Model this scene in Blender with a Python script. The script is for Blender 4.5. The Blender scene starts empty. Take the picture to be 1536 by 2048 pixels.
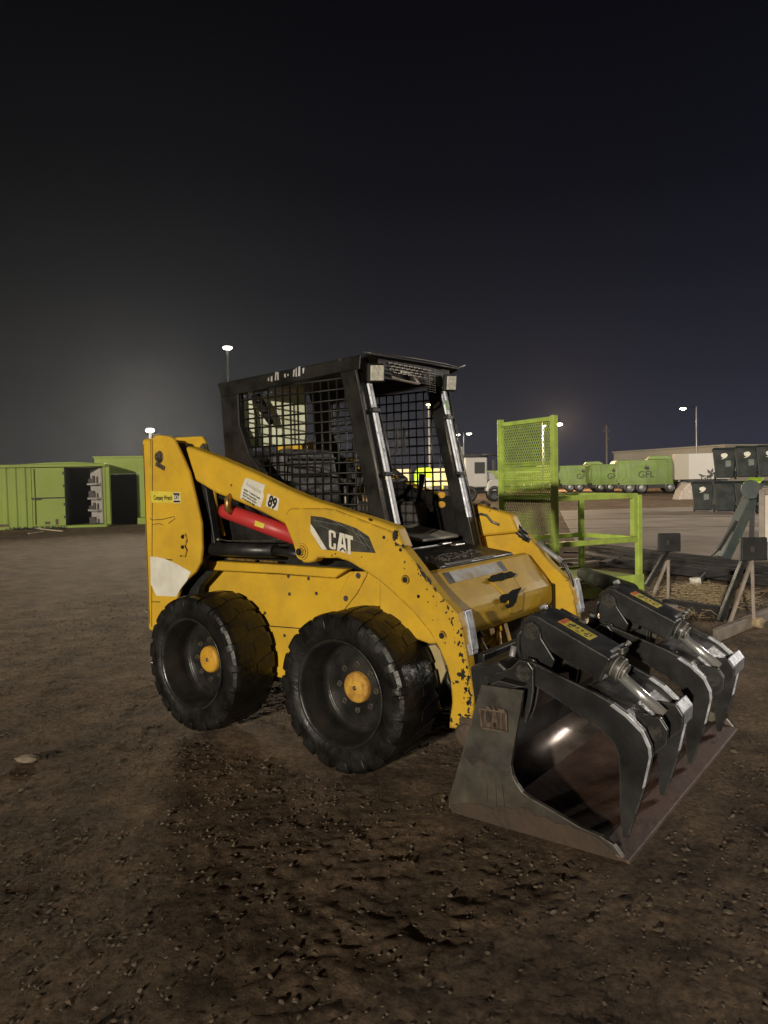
import bpy, bmesh, math, random
import numpy as np
from mathutils import Vector, Matrix, Euler
random.seed(7)
R = math.radians
scene = bpy.context.scene
col = scene.collection

# ------------------------------------------------------------------ camera
cam_d = bpy.data.cameras.new('camera'); cam = bpy.data.objects.new('camera', cam_d); col.objects.link(cam)
cam_d.sensor_fit = 'VERTICAL'; cam_d.sensor_height = 36.0; cam_d.lens = 36.0 * 1502.35 / 2048.0
cam_d.clip_start = 0.05; cam_d.clip_end = 3000
cam.location = (3.5058, -3.6047, 1.4358)
cam.matrix_world = Matrix([[0.798789, -0.008016, 0.601558, 3.5058], [0.601232, 0.04612, -0.797742, -3.6047], [-0.021349, 0.998904, 0.041659, 1.4358], [0, 0, 0, 1]])
scene.camera = cam

# ------------------------------------------------------------------ sky and light
world = bpy.data.worlds.new('World'); scene.world = world; world.use_nodes = True
wn, wl = world.node_tree.nodes, world.node_tree.links
wn.clear()
wo = wn.new('ShaderNodeOutputWorld'); bg = wn.new('ShaderNodeBackground')
tc = wn.new('ShaderNodeTexCoord'); sep = wn.new('ShaderNodeSeparateXYZ')
wl.new(tc.outputs['Generated'], sep.inputs[0])
ramp = wn.new('ShaderNodeValToRGB'); wl.new(sep.outputs['Z'], ramp.inputs[0])
cr = ramp.color_ramp
cr.elements[0].position = 0.0; cr.elements[0].color = (0.033, 0.033, 0.035, 1)
cr.elements[1].position = 0.62; cr.elements[1].color = (0.0006, 0.0007, 0.0016, 1)
for p, c in ((0.05, (0.029, 0.029, 0.031)), (0.13, (0.0170, 0.0173, 0.019)), (0.24, (0.0080, 0.0082, 0.0100)), (0.36, (0.0030, 0.0032, 0.0048))):
    e = cr.elements.new(p); e.color = (*c, 1)
# the glow over the yard is a little bluer to the east and warmer to the west
mixc = wn.new('ShaderNodeMixRGB'); mixc.blend_type = 'MULTIPLY'; mixc.inputs[0].default_value = 1
r2 = wn.new('ShaderNodeValToRGB'); mp = wn.new('ShaderNodeMapRange')
mp.inputs['From Min'].default_value = -1; mp.inputs['From Max'].default_value = 1
dotn = wn.new('ShaderNodeVectorMath'); dotn.operation = 'DOT_PRODUCT'; dotn.inputs[1].default_value = (0.8, 0.6, 0)
wl.new(tc.outputs['Generated'], dotn.inputs[0]); wl.new(dotn.outputs['Value'], mp.inputs['Value'])
wl.new(mp.outputs[0], r2.inputs[0])
r2.color_ramp.elements[0].position = 0.25; r2.color_ramp.elements[0].color = (1.12, 1.12, 0.95, 1)
r2.color_ramp.elements[1].position = 0.75; r2.color_ramp.elements[1].color = (1.0, 1.02, 1.55, 1)
wl.new(ramp.outputs[0], mixc.inputs[1]); wl.new(r2.outputs[0], mixc.inputs[2])
wl.new(mixc.outputs[0], bg.inputs[0]); bg.inputs[1].default_value = 1.0
wl.new(bg.outputs[0], wo.inputs[0])

def point_at(o, d):
    o.rotation_euler = Vector(d).to_track_quat('-Z', 'Y').to_euler()
def lamp(name, kind, loc, energy, color, size=0.3, target=None, **kw):
    l = bpy.data.lights.new(name, kind); l.energy = energy; l.color = color
    if kind in ('POINT', 'SPOT'): l.shadow_soft_size = size
    for k, v in kw.items(): setattr(l, k, v)
    o = bpy.data.objects.new(name, l); col.objects.link(o); o.location = loc
    if target is not None: point_at(o, Vector(target) - Vector(loc))
    return o
# low flood lighting from the workshop behind the photographer
s = lamp('workshop_flood', 'SUN', (20, -60, 14), 2.8, (1.0, 0.90, 0.73), angle=R(1.2))
point_at(s, (-0.24, 0.95, -0.185))

scene.view_settings.view_transform = 'Standard'
scene.view_settings.look = 'None'
scene.view_settings.exposure = 0.0
scene.view_settings.gamma = 1.0

# ------------------------------------------------------------------ materials
def nt(m): return m.node_tree.nodes, m.node_tree.links
def mat(name, color, rough=0.6, metal=0.0, var=0.15, vscale=6.0, bump=0.0, bscale=40.0,
        dirt=None, dirt_amt=0.5, dirt_scale=3.0, chips=None, chip_r=0.012, spots=None, spot_scale=25.0, spot_thr=0.70,
        spec=0.5, emit=None, rvar=0.15):
    m = bpy.data.materials.new(name); m.use_nodes = True
    n, l = nt(m); b = n['Principled BSDF']
    b.inputs['Roughness'].default_value = rough; b.inputs['Metallic'].default_value = metal
    b.inputs['Specular IOR Level'].default_value = spec
    tc = n.new('ShaderNodeTexCoord')
    nz = n.new('ShaderNodeTexNoise'); nz.inputs['Scale'].default_value = vscale; nz.inputs['Detail'].default_value = 7
    l.new(tc.outputs['Object'], nz.inputs['Vector'])
    rp = n.new('ShaderNodeValToRGB'); l.new(nz.outputs['Fac'], rp.inputs[0])
    a = tuple(max(0, c * (1 - var)) for c in color); z = tuple(min(1, c * (1 + var)) for c in color)
    rp.color_ramp.elements[0].position = 0.3; rp.color_ramp.elements[0].color = (*a, 1)
    rp.color_ramp.elements[1].position = 0.7; rp.color_ramp.elements[1].color = (*z, 1)
    out = rp.outputs[0]
    def mask(scale, lo, hi, detail=8, dist=0.0):
        k = n.new('ShaderNodeTexNoise'); k.inputs['Scale'].default_value = scale; k.inputs['Detail'].default_value = detail
        k.inputs['Roughness'].default_value = 0.65; k.inputs['Distortion'].default_value = dist
        l.new(tc.outputs['Object'], k.inputs['Vector'])
        q = n.new('ShaderNodeMapRange'); q.inputs['From Min'].default_value = lo; q.inputs['From Max'].default_value = hi
        l.new(k.outputs['Fac'], q.inputs['Value']); return q.outputs[0]
    def mix(fac, base, c):
        x = n.new('ShaderNodeMixRGB'); l.new(fac, x.inputs[0]); l.new(base, x.inputs[1]); x.inputs[2].default_value = (*c, 1)
        return x.outputs[0]
    def mul(a_, v):
        x = n.new('ShaderNodeMath'); x.operation = 'MULTIPLY'; x.use_clamp = True; l.new(a_, x.inputs[0])
        if isinstance(v, (int, float)): x.inputs[1].default_value = v
        else: l.new(v, x.inputs[1])
        return x.outputs[0]
    if dirt: out = mix(mul(mask(dirt_scale, 0.42, 0.75), dirt_amt), out, dirt)
    if spots: out = mix(mask(spot_scale, spot_thr, spot_thr + 0.015, 3), out, spots)
    chipfac = None
    if chips:
        bv = n.new('ShaderNodeBevel'); bv.samples = 4; bv.inputs['Radius'].default_value = chip_r
        ge = n.new('ShaderNodeNewGeometry')
        d = n.new('ShaderNodeVectorMath'); d.operation = 'DOT_PRODUCT'
        l.new(bv.outputs[0], d.inputs[0]); l.new(ge.outputs['True Normal'], d.inputs[1])
        q = n.new('ShaderNodeMapRange'); q.inputs['From Min'].default_value = 0.995; q.inputs['From Max'].default_value = 0.86
        l.new(d.outputs['Value'], q.inputs['Value'])
        ad = n.new('ShaderNodeMath'); ad.operation = 'MULTIPLY'; ad.use_clamp = True
        l.new(q.outputs[0], ad.inputs[0]); l.new(mask(17, 0.41, 0.49, 6), ad.inputs[1])
        chipfac = ad.outputs[0]
        out = mix(chipfac, out, chips)
    l.new(out, b.inputs['Base Color'])
    if rvar:
        q = n.new('ShaderNodeMapRange'); q.inputs['To Min'].default_value = max(0.04, rough - rvar); q.inputs['To Max'].default_value = min(1, rough + rvar)
        q.inputs['From Min'].default_value = 0.3; q.inputs['From Max'].default_value = 0.7
        l.new(nz.outputs['Fac'], q.inputs['Value']); l.new(q.outputs[0], b.inputs['Roughness'])
    if bump:
        k = n.new('ShaderNodeTexNoise'); k.inputs['Scale'].default_value = bscale; k.inputs['Detail'].default_value = 8
        l.new(tc.outputs['Object'], k.inputs['Vector'])
        bp = n.new('ShaderNodeBump'); bp.inputs['Strength'].default_value = bump; bp.inputs['Distance'].default_value = 0.02
        l.new(k.outputs['Fac'], bp.inputs['Height']); l.new(bp.outputs[0], b.inputs['Normal'])
    if emit:
        b.inputs['Emission Color'].default_value = (*emit[0], 1); b.inputs['Emission Strength'].default_value = emit[1]
    return m

RUST = (0.045, 0.025, 0.016)
M = {}
M['yellow'] = mat('yellow_paint', (0.64, 0.395, 0.030), 0.5, var=0.08, vscale=3, dirt=(0.25, 0.155, 0.05), dirt_amt=0.38, dirt_scale=5, chips=(0.035, 0.022, 0.012), chip_r=0.007, spots=(0.05, 0.03, 0.015), spot_scale=22, spot_thr=0.735, bump=0.04, bscale=60, spec=0.22)
M['yellow_worn'] = mat('worn_yellow_paint', (0.64, 0.395, 0.030), 0.5, var=0.08, vscale=3, dirt=(0.24, 0.145, 0.05), dirt_amt=0.5, dirt_scale=6, chips=(0.045, 0.028, 0.016), chip_r=0.018, spots=(0.05, 0.028, 0.014), spot_scale=26, spot_thr=0.70, bump=0.05, bscale=50, spec=0.22)
M['hub_yellow'] = mat('scuffed_yellow_paint', (0.62, 0.34, 0.03), 0.5, var=0.1, dirt=(0.40, 0.19, 0.03), dirt_amt=0.9, dirt_scale=14)
M['hub_rust'] = mat('rusty_yellow_paint', (0.60, 0.36, 0.05), 0.6, var=0.1, dirt=(0.34, 0.14, 0.03), dirt_amt=1.6, dirt_scale=16)
M['black'] = mat('black_paint', (0.012, 0.012, 0.013), 0.45, var=0.3, dirt=(0.045, 0.04, 0.032), dirt_amt=0.5, dirt_scale=5, bump=0.05)
M['cab_black'] = mat('cab_black_paint', (0.009, 0.0085, 0.008), 0.5, var=0.3, spec=0.3, dirt=(0.032, 0.026, 0.021), dirt_amt=0.6, dirt_scale=6, bump=0.08)
M['grapple'] = mat('grapple_black_paint', (0.013, 0.013, 0.014), 0.40, var=0.25, vscale=5, dirt=(0.042, 0.039, 0.034), dirt_amt=0.7, dirt_scale=4.5, chips=(0.20, 0.185, 0.165), chip_r=0.005, bump=0.05, bscale=50)
M['grapple_worn'] = mat('scraped_grapple_steel', (0.022, 0.022, 0.024), 0.38, var=0.25, dirt=(0.10, 0.09, 0.08), dirt_amt=1.2, dirt_scale=7, chips=(0.5, 0.47, 0.43), chip_r=0.010, bump=0.15, bscale=30)
M['bare'] = mat('bare_scraped_steel', (0.55, 0.53, 0.50), 0.36, metal=0.8, var=0.25, vscale=20, dirt=(0.12, 0.09, 0.07), dirt_amt=0.7, dirt_scale=18)
M['bright'] = mat('bright_worn_metal', (0.46, 0.48, 0.53), 0.48, metal=0.3, var=0.3, vscale=30, dirt=(0.25, 0.23, 0.22), dirt_amt=0.7, dirt_scale=26, spots=(0.08, 0.07, 0.07), spot_scale=60, spot_thr=0.66)
M['pin'] = mat('dark_pin_steel', (0.050, 0.046, 0.040), 0.45, metal=0.3, var=0.3, vscale=40)
M['chrome'] = mat('chrome', (0.92, 0.92, 0.90), 0.26, metal=0.8, var=0.05, rvar=0.05)
M['bolt'] = mat('dull_bolt_steel', (0.16, 0.14, 0.12), 0.45, metal=0.7, var=0.3, vscale=60)
M['rubber'] = mat('tyre_rubber', (0.0065, 0.0063, 0.006), 0.46, var=0.35, vscale=8, dirt=(0.020, 0.016, 0.012), dirt_amt=0.5, dirt_scale=4, bump=0.22, bscale=38, rvar=0.2)
M['rim'] = mat('black_rim_paint', (0.014, 0.014, 0.014), 0.33, var=0.3, vscale=10, dirt=(0.05, 0.042, 0.033), dirt_amt=0.6, dirt_scale=7, bump=0.1, bscale=30)
M['red'] = mat('red_paint', (0.52, 0.035, 0.035), 0.45, var=0.1, dirt=(0.16, 0.02, 0.02), dirt_amt=0.5, dirt_scale=6)
M['gold'] = mat('zinc_plated_steel', (0.35, 0.22, 0.07), 0.4, metal=0.7, var=0.3, vscale=30)
M['white_label'] = mat('worn_white_label', (0.72, 0.70, 0.62), 0.55, var=0.08, vscale=12, dirt=(0.42, 0.38, 0.30), dirt_amt=0.5, dirt_scale=8, spots=(0.35, 0.30, 0.2), spot_scale=50, spot_thr=0.70)
M['grey_label'] = mat('faded_grey_label', (0.50, 0.52, 0.55), 0.5, var=0.15, vscale=12, dirt=(0.30, 0.20, 0.06), dirt_amt=1.2, dirt_scale=9)
M['dark_decal'] = mat('scratched_dark_decal', (0.035, 0.034, 0.030), 0.45, var=0.4, vscale=14, dirt=(0.11, 0.10, 0.075), dirt_amt=0.8, dirt_scale=10)
M['decal_black'] = mat('black_print', (0.02, 0.018, 0.015), 0.6, var=0.1)
M['dull_black'] = mat('dull_black_surface', (0.012, 0.011, 0.011), 0.85, var=0.4, vscale=30, spec=0.15)
M['decal_white'] = mat('white_print', (0.72, 0.68, 0.58), 0.55, var=0.08, dirt=(0.4, 0.35, 0.25), dirt_amt=0.5, dirt_scale=20)
M['decal_yellow'] = mat('yellow_label', (0.72, 0.60, 0.07), 0.5, var=0.06, vscale=15, dirt=(0.4, 0.3, 0.05), dirt_amt=0.4, dirt_scale=14)
M['decal_orange'] = mat('orange_label', (0.65, 0.16, 0.04), 0.5, var=0.1)
M['decal_green'] = mat('green_print', (0.20, 0.45, 0.12), 0.6, var=0.2)
M['lens'] = mat('frosted_work_light_lens', (0.75, 0.72, 0.62), 0.35, var=0.15, vscale=40, bump=0.4, bscale=80)
M['seat'] = mat('grey_vinyl', (0.075, 0.072, 0.072), 0.55, var=0.25, vscale=5, bump=0.08, bscale=14)
M['interior'] = mat('dusty_grey_plastic', (0.05, 0.046, 0.042), 0.6, var=0.3, vscale=9)
M['floor_pan'] = mat('light_grey_floor_pan', (0.38, 0.36, 0.31), 0.55, var=0.2, vscale=9, dirt=(0.1, 0.09, 0.08), dirt_amt=0.8, dirt_scale=7)
M['hose'] = mat('black_hose_rubber', (0.018, 0.018, 0.018), 0.4, var=0.2)
M['bucket_out'] = mat('bucket_outer_steel', (0.10, 0.085, 0.065), 0.5, metal=0.15, var=0.25, vscale=6, dirt=(0.022, 0.020, 0.019), dirt_amt=1.1, dirt_scale=3.2, chips=(0.24, 0.22, 0.19), chip_r=0.005, bump=0.12, bscale=30)
M['bucket_rust'] = mat('rusty_bucket_steel', (0.095, 0.047, 0.029), 0.65, metal=0.0, var=0.3, vscale=7, dirt=(0.028, 0.016, 0.012), dirt_amt=0.8, dirt_scale=3, chips=(0.34, 0.30, 0.26), chip_r=0.006, bump=0.2, bscale=26)
M['bucket_in'] = mat('polished_bucket_steel', (0.30, 0.245, 0.21), 0.34, metal=0.45, var=0.3, vscale=4, dirt=(0.13, 0.058, 0.035), dirt_amt=1.3, dirt_scale=2.4, rvar=0.08)
M['lime'] = mat('lime_green_paint', (0.45, 0.60, 0.11), 0.5, var=0.12, vscale=7, dirt=(0.15, 0.16, 0.06), dirt_amt=0.55, dirt_scale=5, spots=(0.07, 0.05, 0.03), spot_scale=30, spot_thr=0.70)
M['lime_dull'] = mat('dull_lime_paint', (0.225, 0.30, 0.045), 0.6, var=0.1, vscale=1.2, dirt=(0.15, 0.19, 0.04), dirt_amt=0.7, dirt_scale=0.6)
M['lime_truck'] = mat('truck_lime_paint', (0.13, 0.20, 0.040), 0.6, var=0.12, vscale=1.0, dirt=(0.06, 0.085, 0.03), dirt_amt=0.6, dirt_scale=0.8)
M['white_truck'] = mat('dusty_white_paint', (0.33, 0.315, 0.295), 0.55, var=0.1, vscale=1.2, dirt=(0.3, 0.28, 0.25), dirt_amt=0.6, dirt_scale=1)
M['dark'] = mat('dark_chassis', (0.02, 0.02, 0.02), 0.7, var=0.3)
M['bin'] = mat('dark_green_bin_plastic', (0.013, 0.018, 0.018), 0.65, var=0.12, vscale=3, bump=0.05)
M['post_green'] = mat('dark_green_paint', (0.035, 0.052, 0.054), 0.55, var=0.2, vscale=4, dirt=(0.1, 0.1, 0.09), dirt_amt=0.6, dirt_scale=5)
M['neon'] = mat('bright_lime_plastic', (0.55, 0.85, 0.02), 0.5, var=0.08)
M['steel_dark'] = mat('dark_steel_bar', (0.020, 0.019, 0.021), 0.6, var=0.35, vscale=4, dirt=(0.055, 0.046, 0.04), dirt_amt=0.6, dirt_scale=5)
M['steel_pale'] = mat('weathered_pale_steel', (0.34, 0.29, 0.25), 0.6, var=0.2, vscale=8, dirt=(0.16, 0.12, 0.09), dirt_amt=0.7, dirt_scale=6)
M['pad'] = mat('black_rubber_pad', (0.02, 0.02, 0.022), 0.6, var=0.3)
M['beige_wall'] = mat('beige_metal_wall', (0.26, 0.235, 0.19), 0.7, var=0.06, vscale=0.3)
M['wood'] = mat('pale_lumber', (0.42, 0.35, 0.26), 0.7, var=0.2, vscale=8)
M['straw'] = mat('dry_straw', (0.40, 0.31, 0.19), 0.8, var=0.35, vscale=30)
M['panel'] = mat('white_panel', (0.75, 0.68, 0.60), 0.5, var=0.08, vscale=4)
M['pole'] = mat('galvanised_pole', (0.30, 0.30, 0.30), 0.5, metal=0.4, var=0.1)
M['lamp_body'] = mat('dark_lamp_housing', (0.006, 0.006, 0.006), 0.8, var=0.1, spec=0.1)
M['lampwhite'] = mat('lamp_lens', (1, 1, 1), 0.5, emit=((1.0, 0.93, 0.80), 40), var=0)
M['lampflood'] = mat('flood_lens', (1, 1, 1), 0.5, emit=((1.0, 0.90, 0.66), 70), var=0)
M['lampwarm'] = mat('warm_lamp_lens', (1, 1, 1), 0.5, emit=((1.0, 0.62, 0.25), 14), var=0)
M['lampfar'] = mat('far_lamp_lens', (1, 1, 1), 0.5, emit=((1.0, 0.95, 0.80), 14), var=0)

# translucent hazed polycarbonate (rear window of the cab)
m = bpy.data.materials.new('hazed_rear_window'); m.use_nodes = True; n, l = nt(m)
b = n['Principled BSDF']; b.inputs['Base Color'].default_value = (0.62, 0.66, 0.46, 1); b.inputs['Roughness'].default_value = 0.6
tr = n.new('ShaderNodeBsdfTranslucent'); mx = n.new('ShaderNodeMixShader'); mx.inputs[0].default_value = 0.15
tc_ = n.new('ShaderNodeTexCoord'); nz_ = n.new('ShaderNodeTexNoise'); nz_.inputs['Scale'].default_value = 5; nz_.inputs['Detail'].default_value = 6
l.new(tc_.outputs['Object'], nz_.inputs['Vector'])
rp_ = n.new('ShaderNodeValToRGB'); rp_.color_ramp.elements[0].position = .3; rp_.color_ramp.elements[0].color = (.62, .65, .45, 1)
rp_.color_ramp.elements[1].position = .6; rp_.color_ramp.elements[1].color = (.93, .96, .78, 1)
l.new(nz_.outputs['Fac'], rp_.inputs[0]); l.new(rp_.outputs[0], tr.inputs['Color']); l.new(rp_.outputs[0], b.inputs['Base Color'])
l.new(b.outputs[0], mx.inputs[1]); l.new(tr.outputs[0], mx.inputs[2]); l.new(mx.outputs[0], n['Material Output'].inputs[0])
M['hazed'] = m

# ------------------------------------------------------------------ mesh helpers
class MB:
    def __init__(s): s.bm = bmesh.new()
    def box(s, x0, x1, y0, y1, z0, z1, rot=None, piv=None):
        v = [s.bm.verts.new(p) for p in ((x0,y0,z0),(x1,y0,z0),(x1,y1,z0),(x0,y1,z0),(x0,y0,z1),(x1,y0,z1),(x1,y1,z1),(x0,y1,z1))]
        for f in ((3,2,1,0),(4,5,6,7),(0,1,5,4),(1,2,6,5),(2,3,7,6),(3,0,4,7)): s.bm.faces.new([v[i] for i in f])
        return s
    def prism(s, pts, y0, y1):           # pts are (x, z), extruded along y
        a = sum(pts[i][0]*pts[(i+1)%len(pts)][1]-pts[(i+1)%len(pts)][0]*pts[i][1] for i in range(len(pts)))
        if a < 0: pts = pts[::-1]
        if y0 > y1: y0, y1 = y1, y0
        A = [s.bm.verts.new((x, y0, z)) for x, z in pts]; B = [s.bm.verts.new((x, y1, z)) for x, z in pts]
        s.bm.faces.new(A); s.bm.faces.new(B[::-1])
        k = len(pts)
        for i in range(k): s.bm.faces.new([A[(i+1)%k], A[i], B[i], B[(i+1)%k]])
        return s
    def loft(s, A, B):                   # two equal loops of 3-D points
        a = [s.bm.verts.new(p) for p in A]; b = [s.bm.verts.new(p) for p in B]; k = len(a)
        s.bm.faces.new(a[::-1]); s.bm.faces.new(b)
        for i in range(k): s.bm.faces.new([a[i], a[(i+1)%k], b[(i+1)%k], b[i]])
        return s
    def bar(s, p, q, w, h=None, up=(0, 0, 1)):
        h = h or w; p, q = Vector(p), Vector(q); d = (q-p).normalized(); u = Vector(up)
        if abs(d.dot(u)) > 0.98: u = Vector((1, 0, 0))
        r = d.cross(u).normalized(); u = r.cross(d).normalized()
        o = [(-w/2,-h/2),(w/2,-h/2),(w/2,h/2),(-w/2,h/2)]
        return s.loft([p+r*a+u*b for a, b in o], [q+r*a+u*b for a, b in o])
    def tube(s, path, r, n=10, caps=True):
        path = [Vector(p) for p in path]; rings = []
        u = None
        for i, p in enumerate(path):
            d = (path[min(i+1, len(path)-1)] - path[max(i-1, 0)]).normalized()
            if u is None: u = d.orthogonal().normalized()
            u = (u - d*u.dot(d)).normalized(); w = d.cross(u)
            rr = r[i] if isinstance(r, (list, tuple)) else r
            rings.append([s.bm.verts.new(p + (u*math.cos(t)+w*math.sin(t))*rr) for t in [2*math.pi*k/n for k in range(n)]])
        for A, B in zip(rings, rings[1:]):
            for k in range(n):
                f = s.bm.faces.new([A[k], A[(k+1)%n], B[(k+1)%n], B[k]]); f.smooth = True
        if caps: s.bm.faces.new(rings[0][::-1]); s.bm.faces.new(rings[-1])
        return s
    def lathe(s, prof, c=(0,0,0), n=48, smooth=True, axis='y'):   # prof (r, y)
        rings = []
        for r, y in prof:
            rr = []
            for k in range(n):
                t = 2*math.pi*k/n
                if axis == 'y': p = (c[0]+r*math.cos(t), c[1]+y, c[2]+r*math.sin(t))
                else: p = (c[0]+r*math.cos(t), c[1]+r*math.sin(t), c[2]+y)
                rr.append(s.bm.verts.new(p))
            rings.append(rr)
        for A, B in zip(rings, rings[1:]):
            for k in range(n):
                f = s.bm.faces.new([A[k], A[(k+1)%n], B[(k+1)%n], B[k]]); f.smooth = smooth
        return s
    def build(s, name, m, parent=None, bevel=0.0, seg=2, fix=True):
        if fix: bmesh.ops.recalc_face_normals(s.bm, faces=s.bm.faces[:])
        me = bpy.data.meshes.new(name); s.bm.to_mesh(me); s.bm.free()
        me.materials.append(M[m] if isinstance(m, str) else m)
        o = bpy.data.objects.new(name, me); col.objects.link(o); o.parent = parent
        if bevel:
            b = o.modifiers.new('bevel', 'BEVEL'); b.width = bevel; b.segments = seg; b.limit_method = 'ANGLE'; b.angle_limit = R(35)
            b.harden_normals = False
        return o
def thing(name, label, cat, loc=(0,0,0), rz=0, group=None):
    o = bpy.data.objects.new(name, None); col.objects.link(o); o.location = loc; o.rotation_euler = (0,0,rz)
    o.empty_display_size = 0.2
    return tag(o, label, cat, group)
def tag(o, label=None, cat=None, group=None, kind=None):
    if label: o['label'] = label
    if cat: o['category'] = cat
    if group: o['group'] = group
    if kind: o['kind'] = kind
    return o
def copy_tree(o, parent=None):
    c = o.copy(); col.objects.link(c); c.parent = parent
    for ch in list(o.children): copy_tree(ch, c)
    return c
_tc = {}
def text(name, s, size, loc, m, parent, rot=(R(90),0,0), bold=0.0, depth=0.0012, sx=1.0, align='LEFT'):
    cu = bpy.data.curves.new('txt', 'FONT'); cu.body = s; cu.size = size; cu.extrude = depth; cu.offset = bold; cu.align_x = align
    cu.resolution_u = 3
    o = bpy.data.objects.new('txt', cu); col.objects.link(o)
    dg = bpy.context.evaluated_depsgraph_get(); dg.update()
    me = bpy.data.meshes.new_from_object(o.evaluated_get(dg)); bpy.data.objects.remove(o)
    me.materials.clear(); me.materials.append(M[m])
    o = bpy.data.objects.new(name, me); col.objects.link(o); o.parent = parent
    o.location = loc; o.rotation_euler = rot; o.scale = (sx, 1, 1)
    return o
def flat(a, y, t, name, m, parent, bevel=0):      # thin plate on a side face (x, z outline)
    return MB().prism(a, y, y - t).build(name, m, parent, bevel)

# ------------------------------------------------------------------ ground
def vnoise(x, y, seed):
    xi, yi = np.floor(x).astype(np.int64), np.floor(y).astype(np.int64); xf, yf = x-xi, y-yi
    def h(a, b):
        n_ = (a*374761393 + b*668265263 + seed*1442695) & 0xffffffff
        n_ = ((n_ ^ (n_ >> 13)) * 1274126177) & 0xffffffff
        return ((n_ ^ (n_ >> 16)) & 0xffff) / 65535.0
    u, v = xf*xf*(3-2*xf), yf*yf*(3-2*yf)
    return (h(xi,yi)*(1-u)+h(xi+1,yi)*u)*(1-v) + (h(xi,yi+1)*(1-u)+h(xi+1,yi+1)*u)*v
def ground_h(x, y):
    x = np.asarray(x, float); y = np.asarray(y, float)
    h = np.zeros_like(x)
    for i, (f, a) in enumerate(((0.8,.014),(2.6,.007),(6.5,.005),(13,.0048),(27,.006),(50,.0055))):
        h += (vnoise(x*f+17, y*f+31, i+1)-0.5)*a
    patch = np.clip(vnoise(x*1.3+5, y*1.3+2, 33)*1.4-0.15, 0.25, 1)
    n1 = np.abs(vnoise(x*15+3, y*11+9, 21)-.5)*2; n2 = vnoise(x*31+3, y*27+9, 22)
    clod = np.clip(n1-.45, 0, 1)*.008 + np.clip(n2-.55, 0, 1)*.013
    h = h*(0.6+0.6*patch) + clod*patch
    rr = np.sqrt((x-1.8)**2+(y+0.5)**2)
    fade = np.clip((14-rr)/6, 0.0, 1)
    # tyre tracks: pressed flat under and behind the wheels, level under the bucket
    for yc in (-0.70, 0.70):
        fade = fade*(1-0.9*np.clip(1-np.abs(y-yc)/0.22, 0, 1)*((x > -0.5) & (x < 1.6)))
    inb = np.clip(1-np.maximum(np.abs(x-2.2)/0.50, np.abs(y)/1.05), 0, 0.1)*10
    fade = fade*(1-0.95*inb)
    return (h-0.004)*fade - 0.003*(rr < 14)
def axis(lo, hi, step, far_lo, far_hi):
    a = list(np.arange(lo, hi+1e-6, step)); s_ = step; v = a[0]; L = []
    while v > far_lo: s_ *= 1.16; v -= s_; L.append(v)
    s_ = step; v = a[-1]; H = []
    while v < far_hi: s_ *= 1.16; v += s_; H.append(v)
    return np.array(L[::-1]+a+H)
gx = axis(-2.6, 5.0, 0.016, -600, 600); gy = axis(-2.9, 2.0, 0.016, -300, 900)
X, Y = np.meshgrid(gx, gy); Z = ground_h(X, Y)
nx, ny = len(gx), len(gy)
V = np.stack([X.ravel(), Y.ravel(), Z.ravel()], 1)
ii = (np.arange(ny-1)[:,None]*nx + np.arange(nx-1)[None,:]).ravel()
F = np.stack([ii, ii+1, ii+nx+1, ii+nx], 1)
me = bpy.data.meshes.new('ground'); me.vertices.add(len(V)); me.vertices.foreach_set('co', V.ravel())
me.loops.add(F.size); me.loops.foreach_set('vertex_index', F.ravel().astype(np.int32))
me.polygons.add(len(F)); me.polygons.foreach_set('loop_start', np.arange(0, F.size, 4, dtype=np.int32)); me.polygons.foreach_set('loop_total', np.full(len(F), 4, dtype=np.int32))
me.update(); me.validate()
me.polygons.foreach_set('use_smooth', np.ones(len(F), dtype=bool))
gm = bpy.data.materials.new('packed_dirt'); gm.use_nodes = True; n, l = nt(gm); b = n['Principled BSDF']
b.inputs['Roughness'].default_value = 0.93; b.inputs['Specular IOR Level'].default_value = 0.15
tcg = n.new('ShaderNodeTexCoord')
def nz(scale, detail=8, rough=.6):
    k = n.new('ShaderNodeTexNoise'); k.inputs['Scale'].default_value = scale; k.inputs['Detail'].default_value = detail; k.inputs['Roughness'].default_value = rough
    l.new(tcg.outputs['Object'], k.inputs['Vector']); return k
k1 = nz(0.8); k2 = nz(9); k3 = nz(42, 8, .7); k4 = nz(3.2, 9, .7)
rg = n.new('ShaderNodeValToRGB'); l.new(k1.outputs['Fac'], rg.inputs[0])
rg.color_ramp.elements[0].position = .32; rg.color_ramp.elements[0].color = (0.158, 0.114, 0.077, 1)
rg.color_ramp.elements[1].position = .70; rg.color_ramp.elements[1].color = (0.270, 0.202, 0.143, 1)
rk = n.new('ShaderNodeValToRGB'); l.new(k4.outputs['Fac'], rk.inputs[0])
rk.color_ramp.elements[0].position = .36; rk.color_ramp.elements[0].color = (0.42, 0.42, 0.44, 1)
rk.color_ramp.elements[1].position = .60; rk.color_ramp.elements[1].color = (1.05, 1.0, 0.98, 1)
mx = n.new('ShaderNodeMixRGB'); mx.blend_type = 'MULTIPLY'; mx.inputs[0].default_value = 0.9
l.new(rg.outputs[0], mx.inputs[1]); l.new(rk.outputs[0], mx.inputs[2])
rs = n.new('ShaderNodeValToRGB'); l.new(k3.outputs['Fac'], rs.inputs[0])
rs.color_ramp.elements[0].position = .35; rs.color_ramp.elements[0].color = (0.38, 0.38, 0.38, 1)
rs.color_ramp.elements[1].position = .66; rs.color_ramp.elements[1].color = (1.55, 1.52, 1.48, 1)
mx2 = n.new('ShaderNodeMixRGB'); mx2.blend_type = 'MULTIPLY'; mx2.inputs[0].default_value = 0.8
l.new(mx.outputs[0], mx2.inputs[1]); l.new(rs.outputs[0], mx2.inputs[2]); l.new(mx2.outputs[0], b.inputs['Base Color'])
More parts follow.
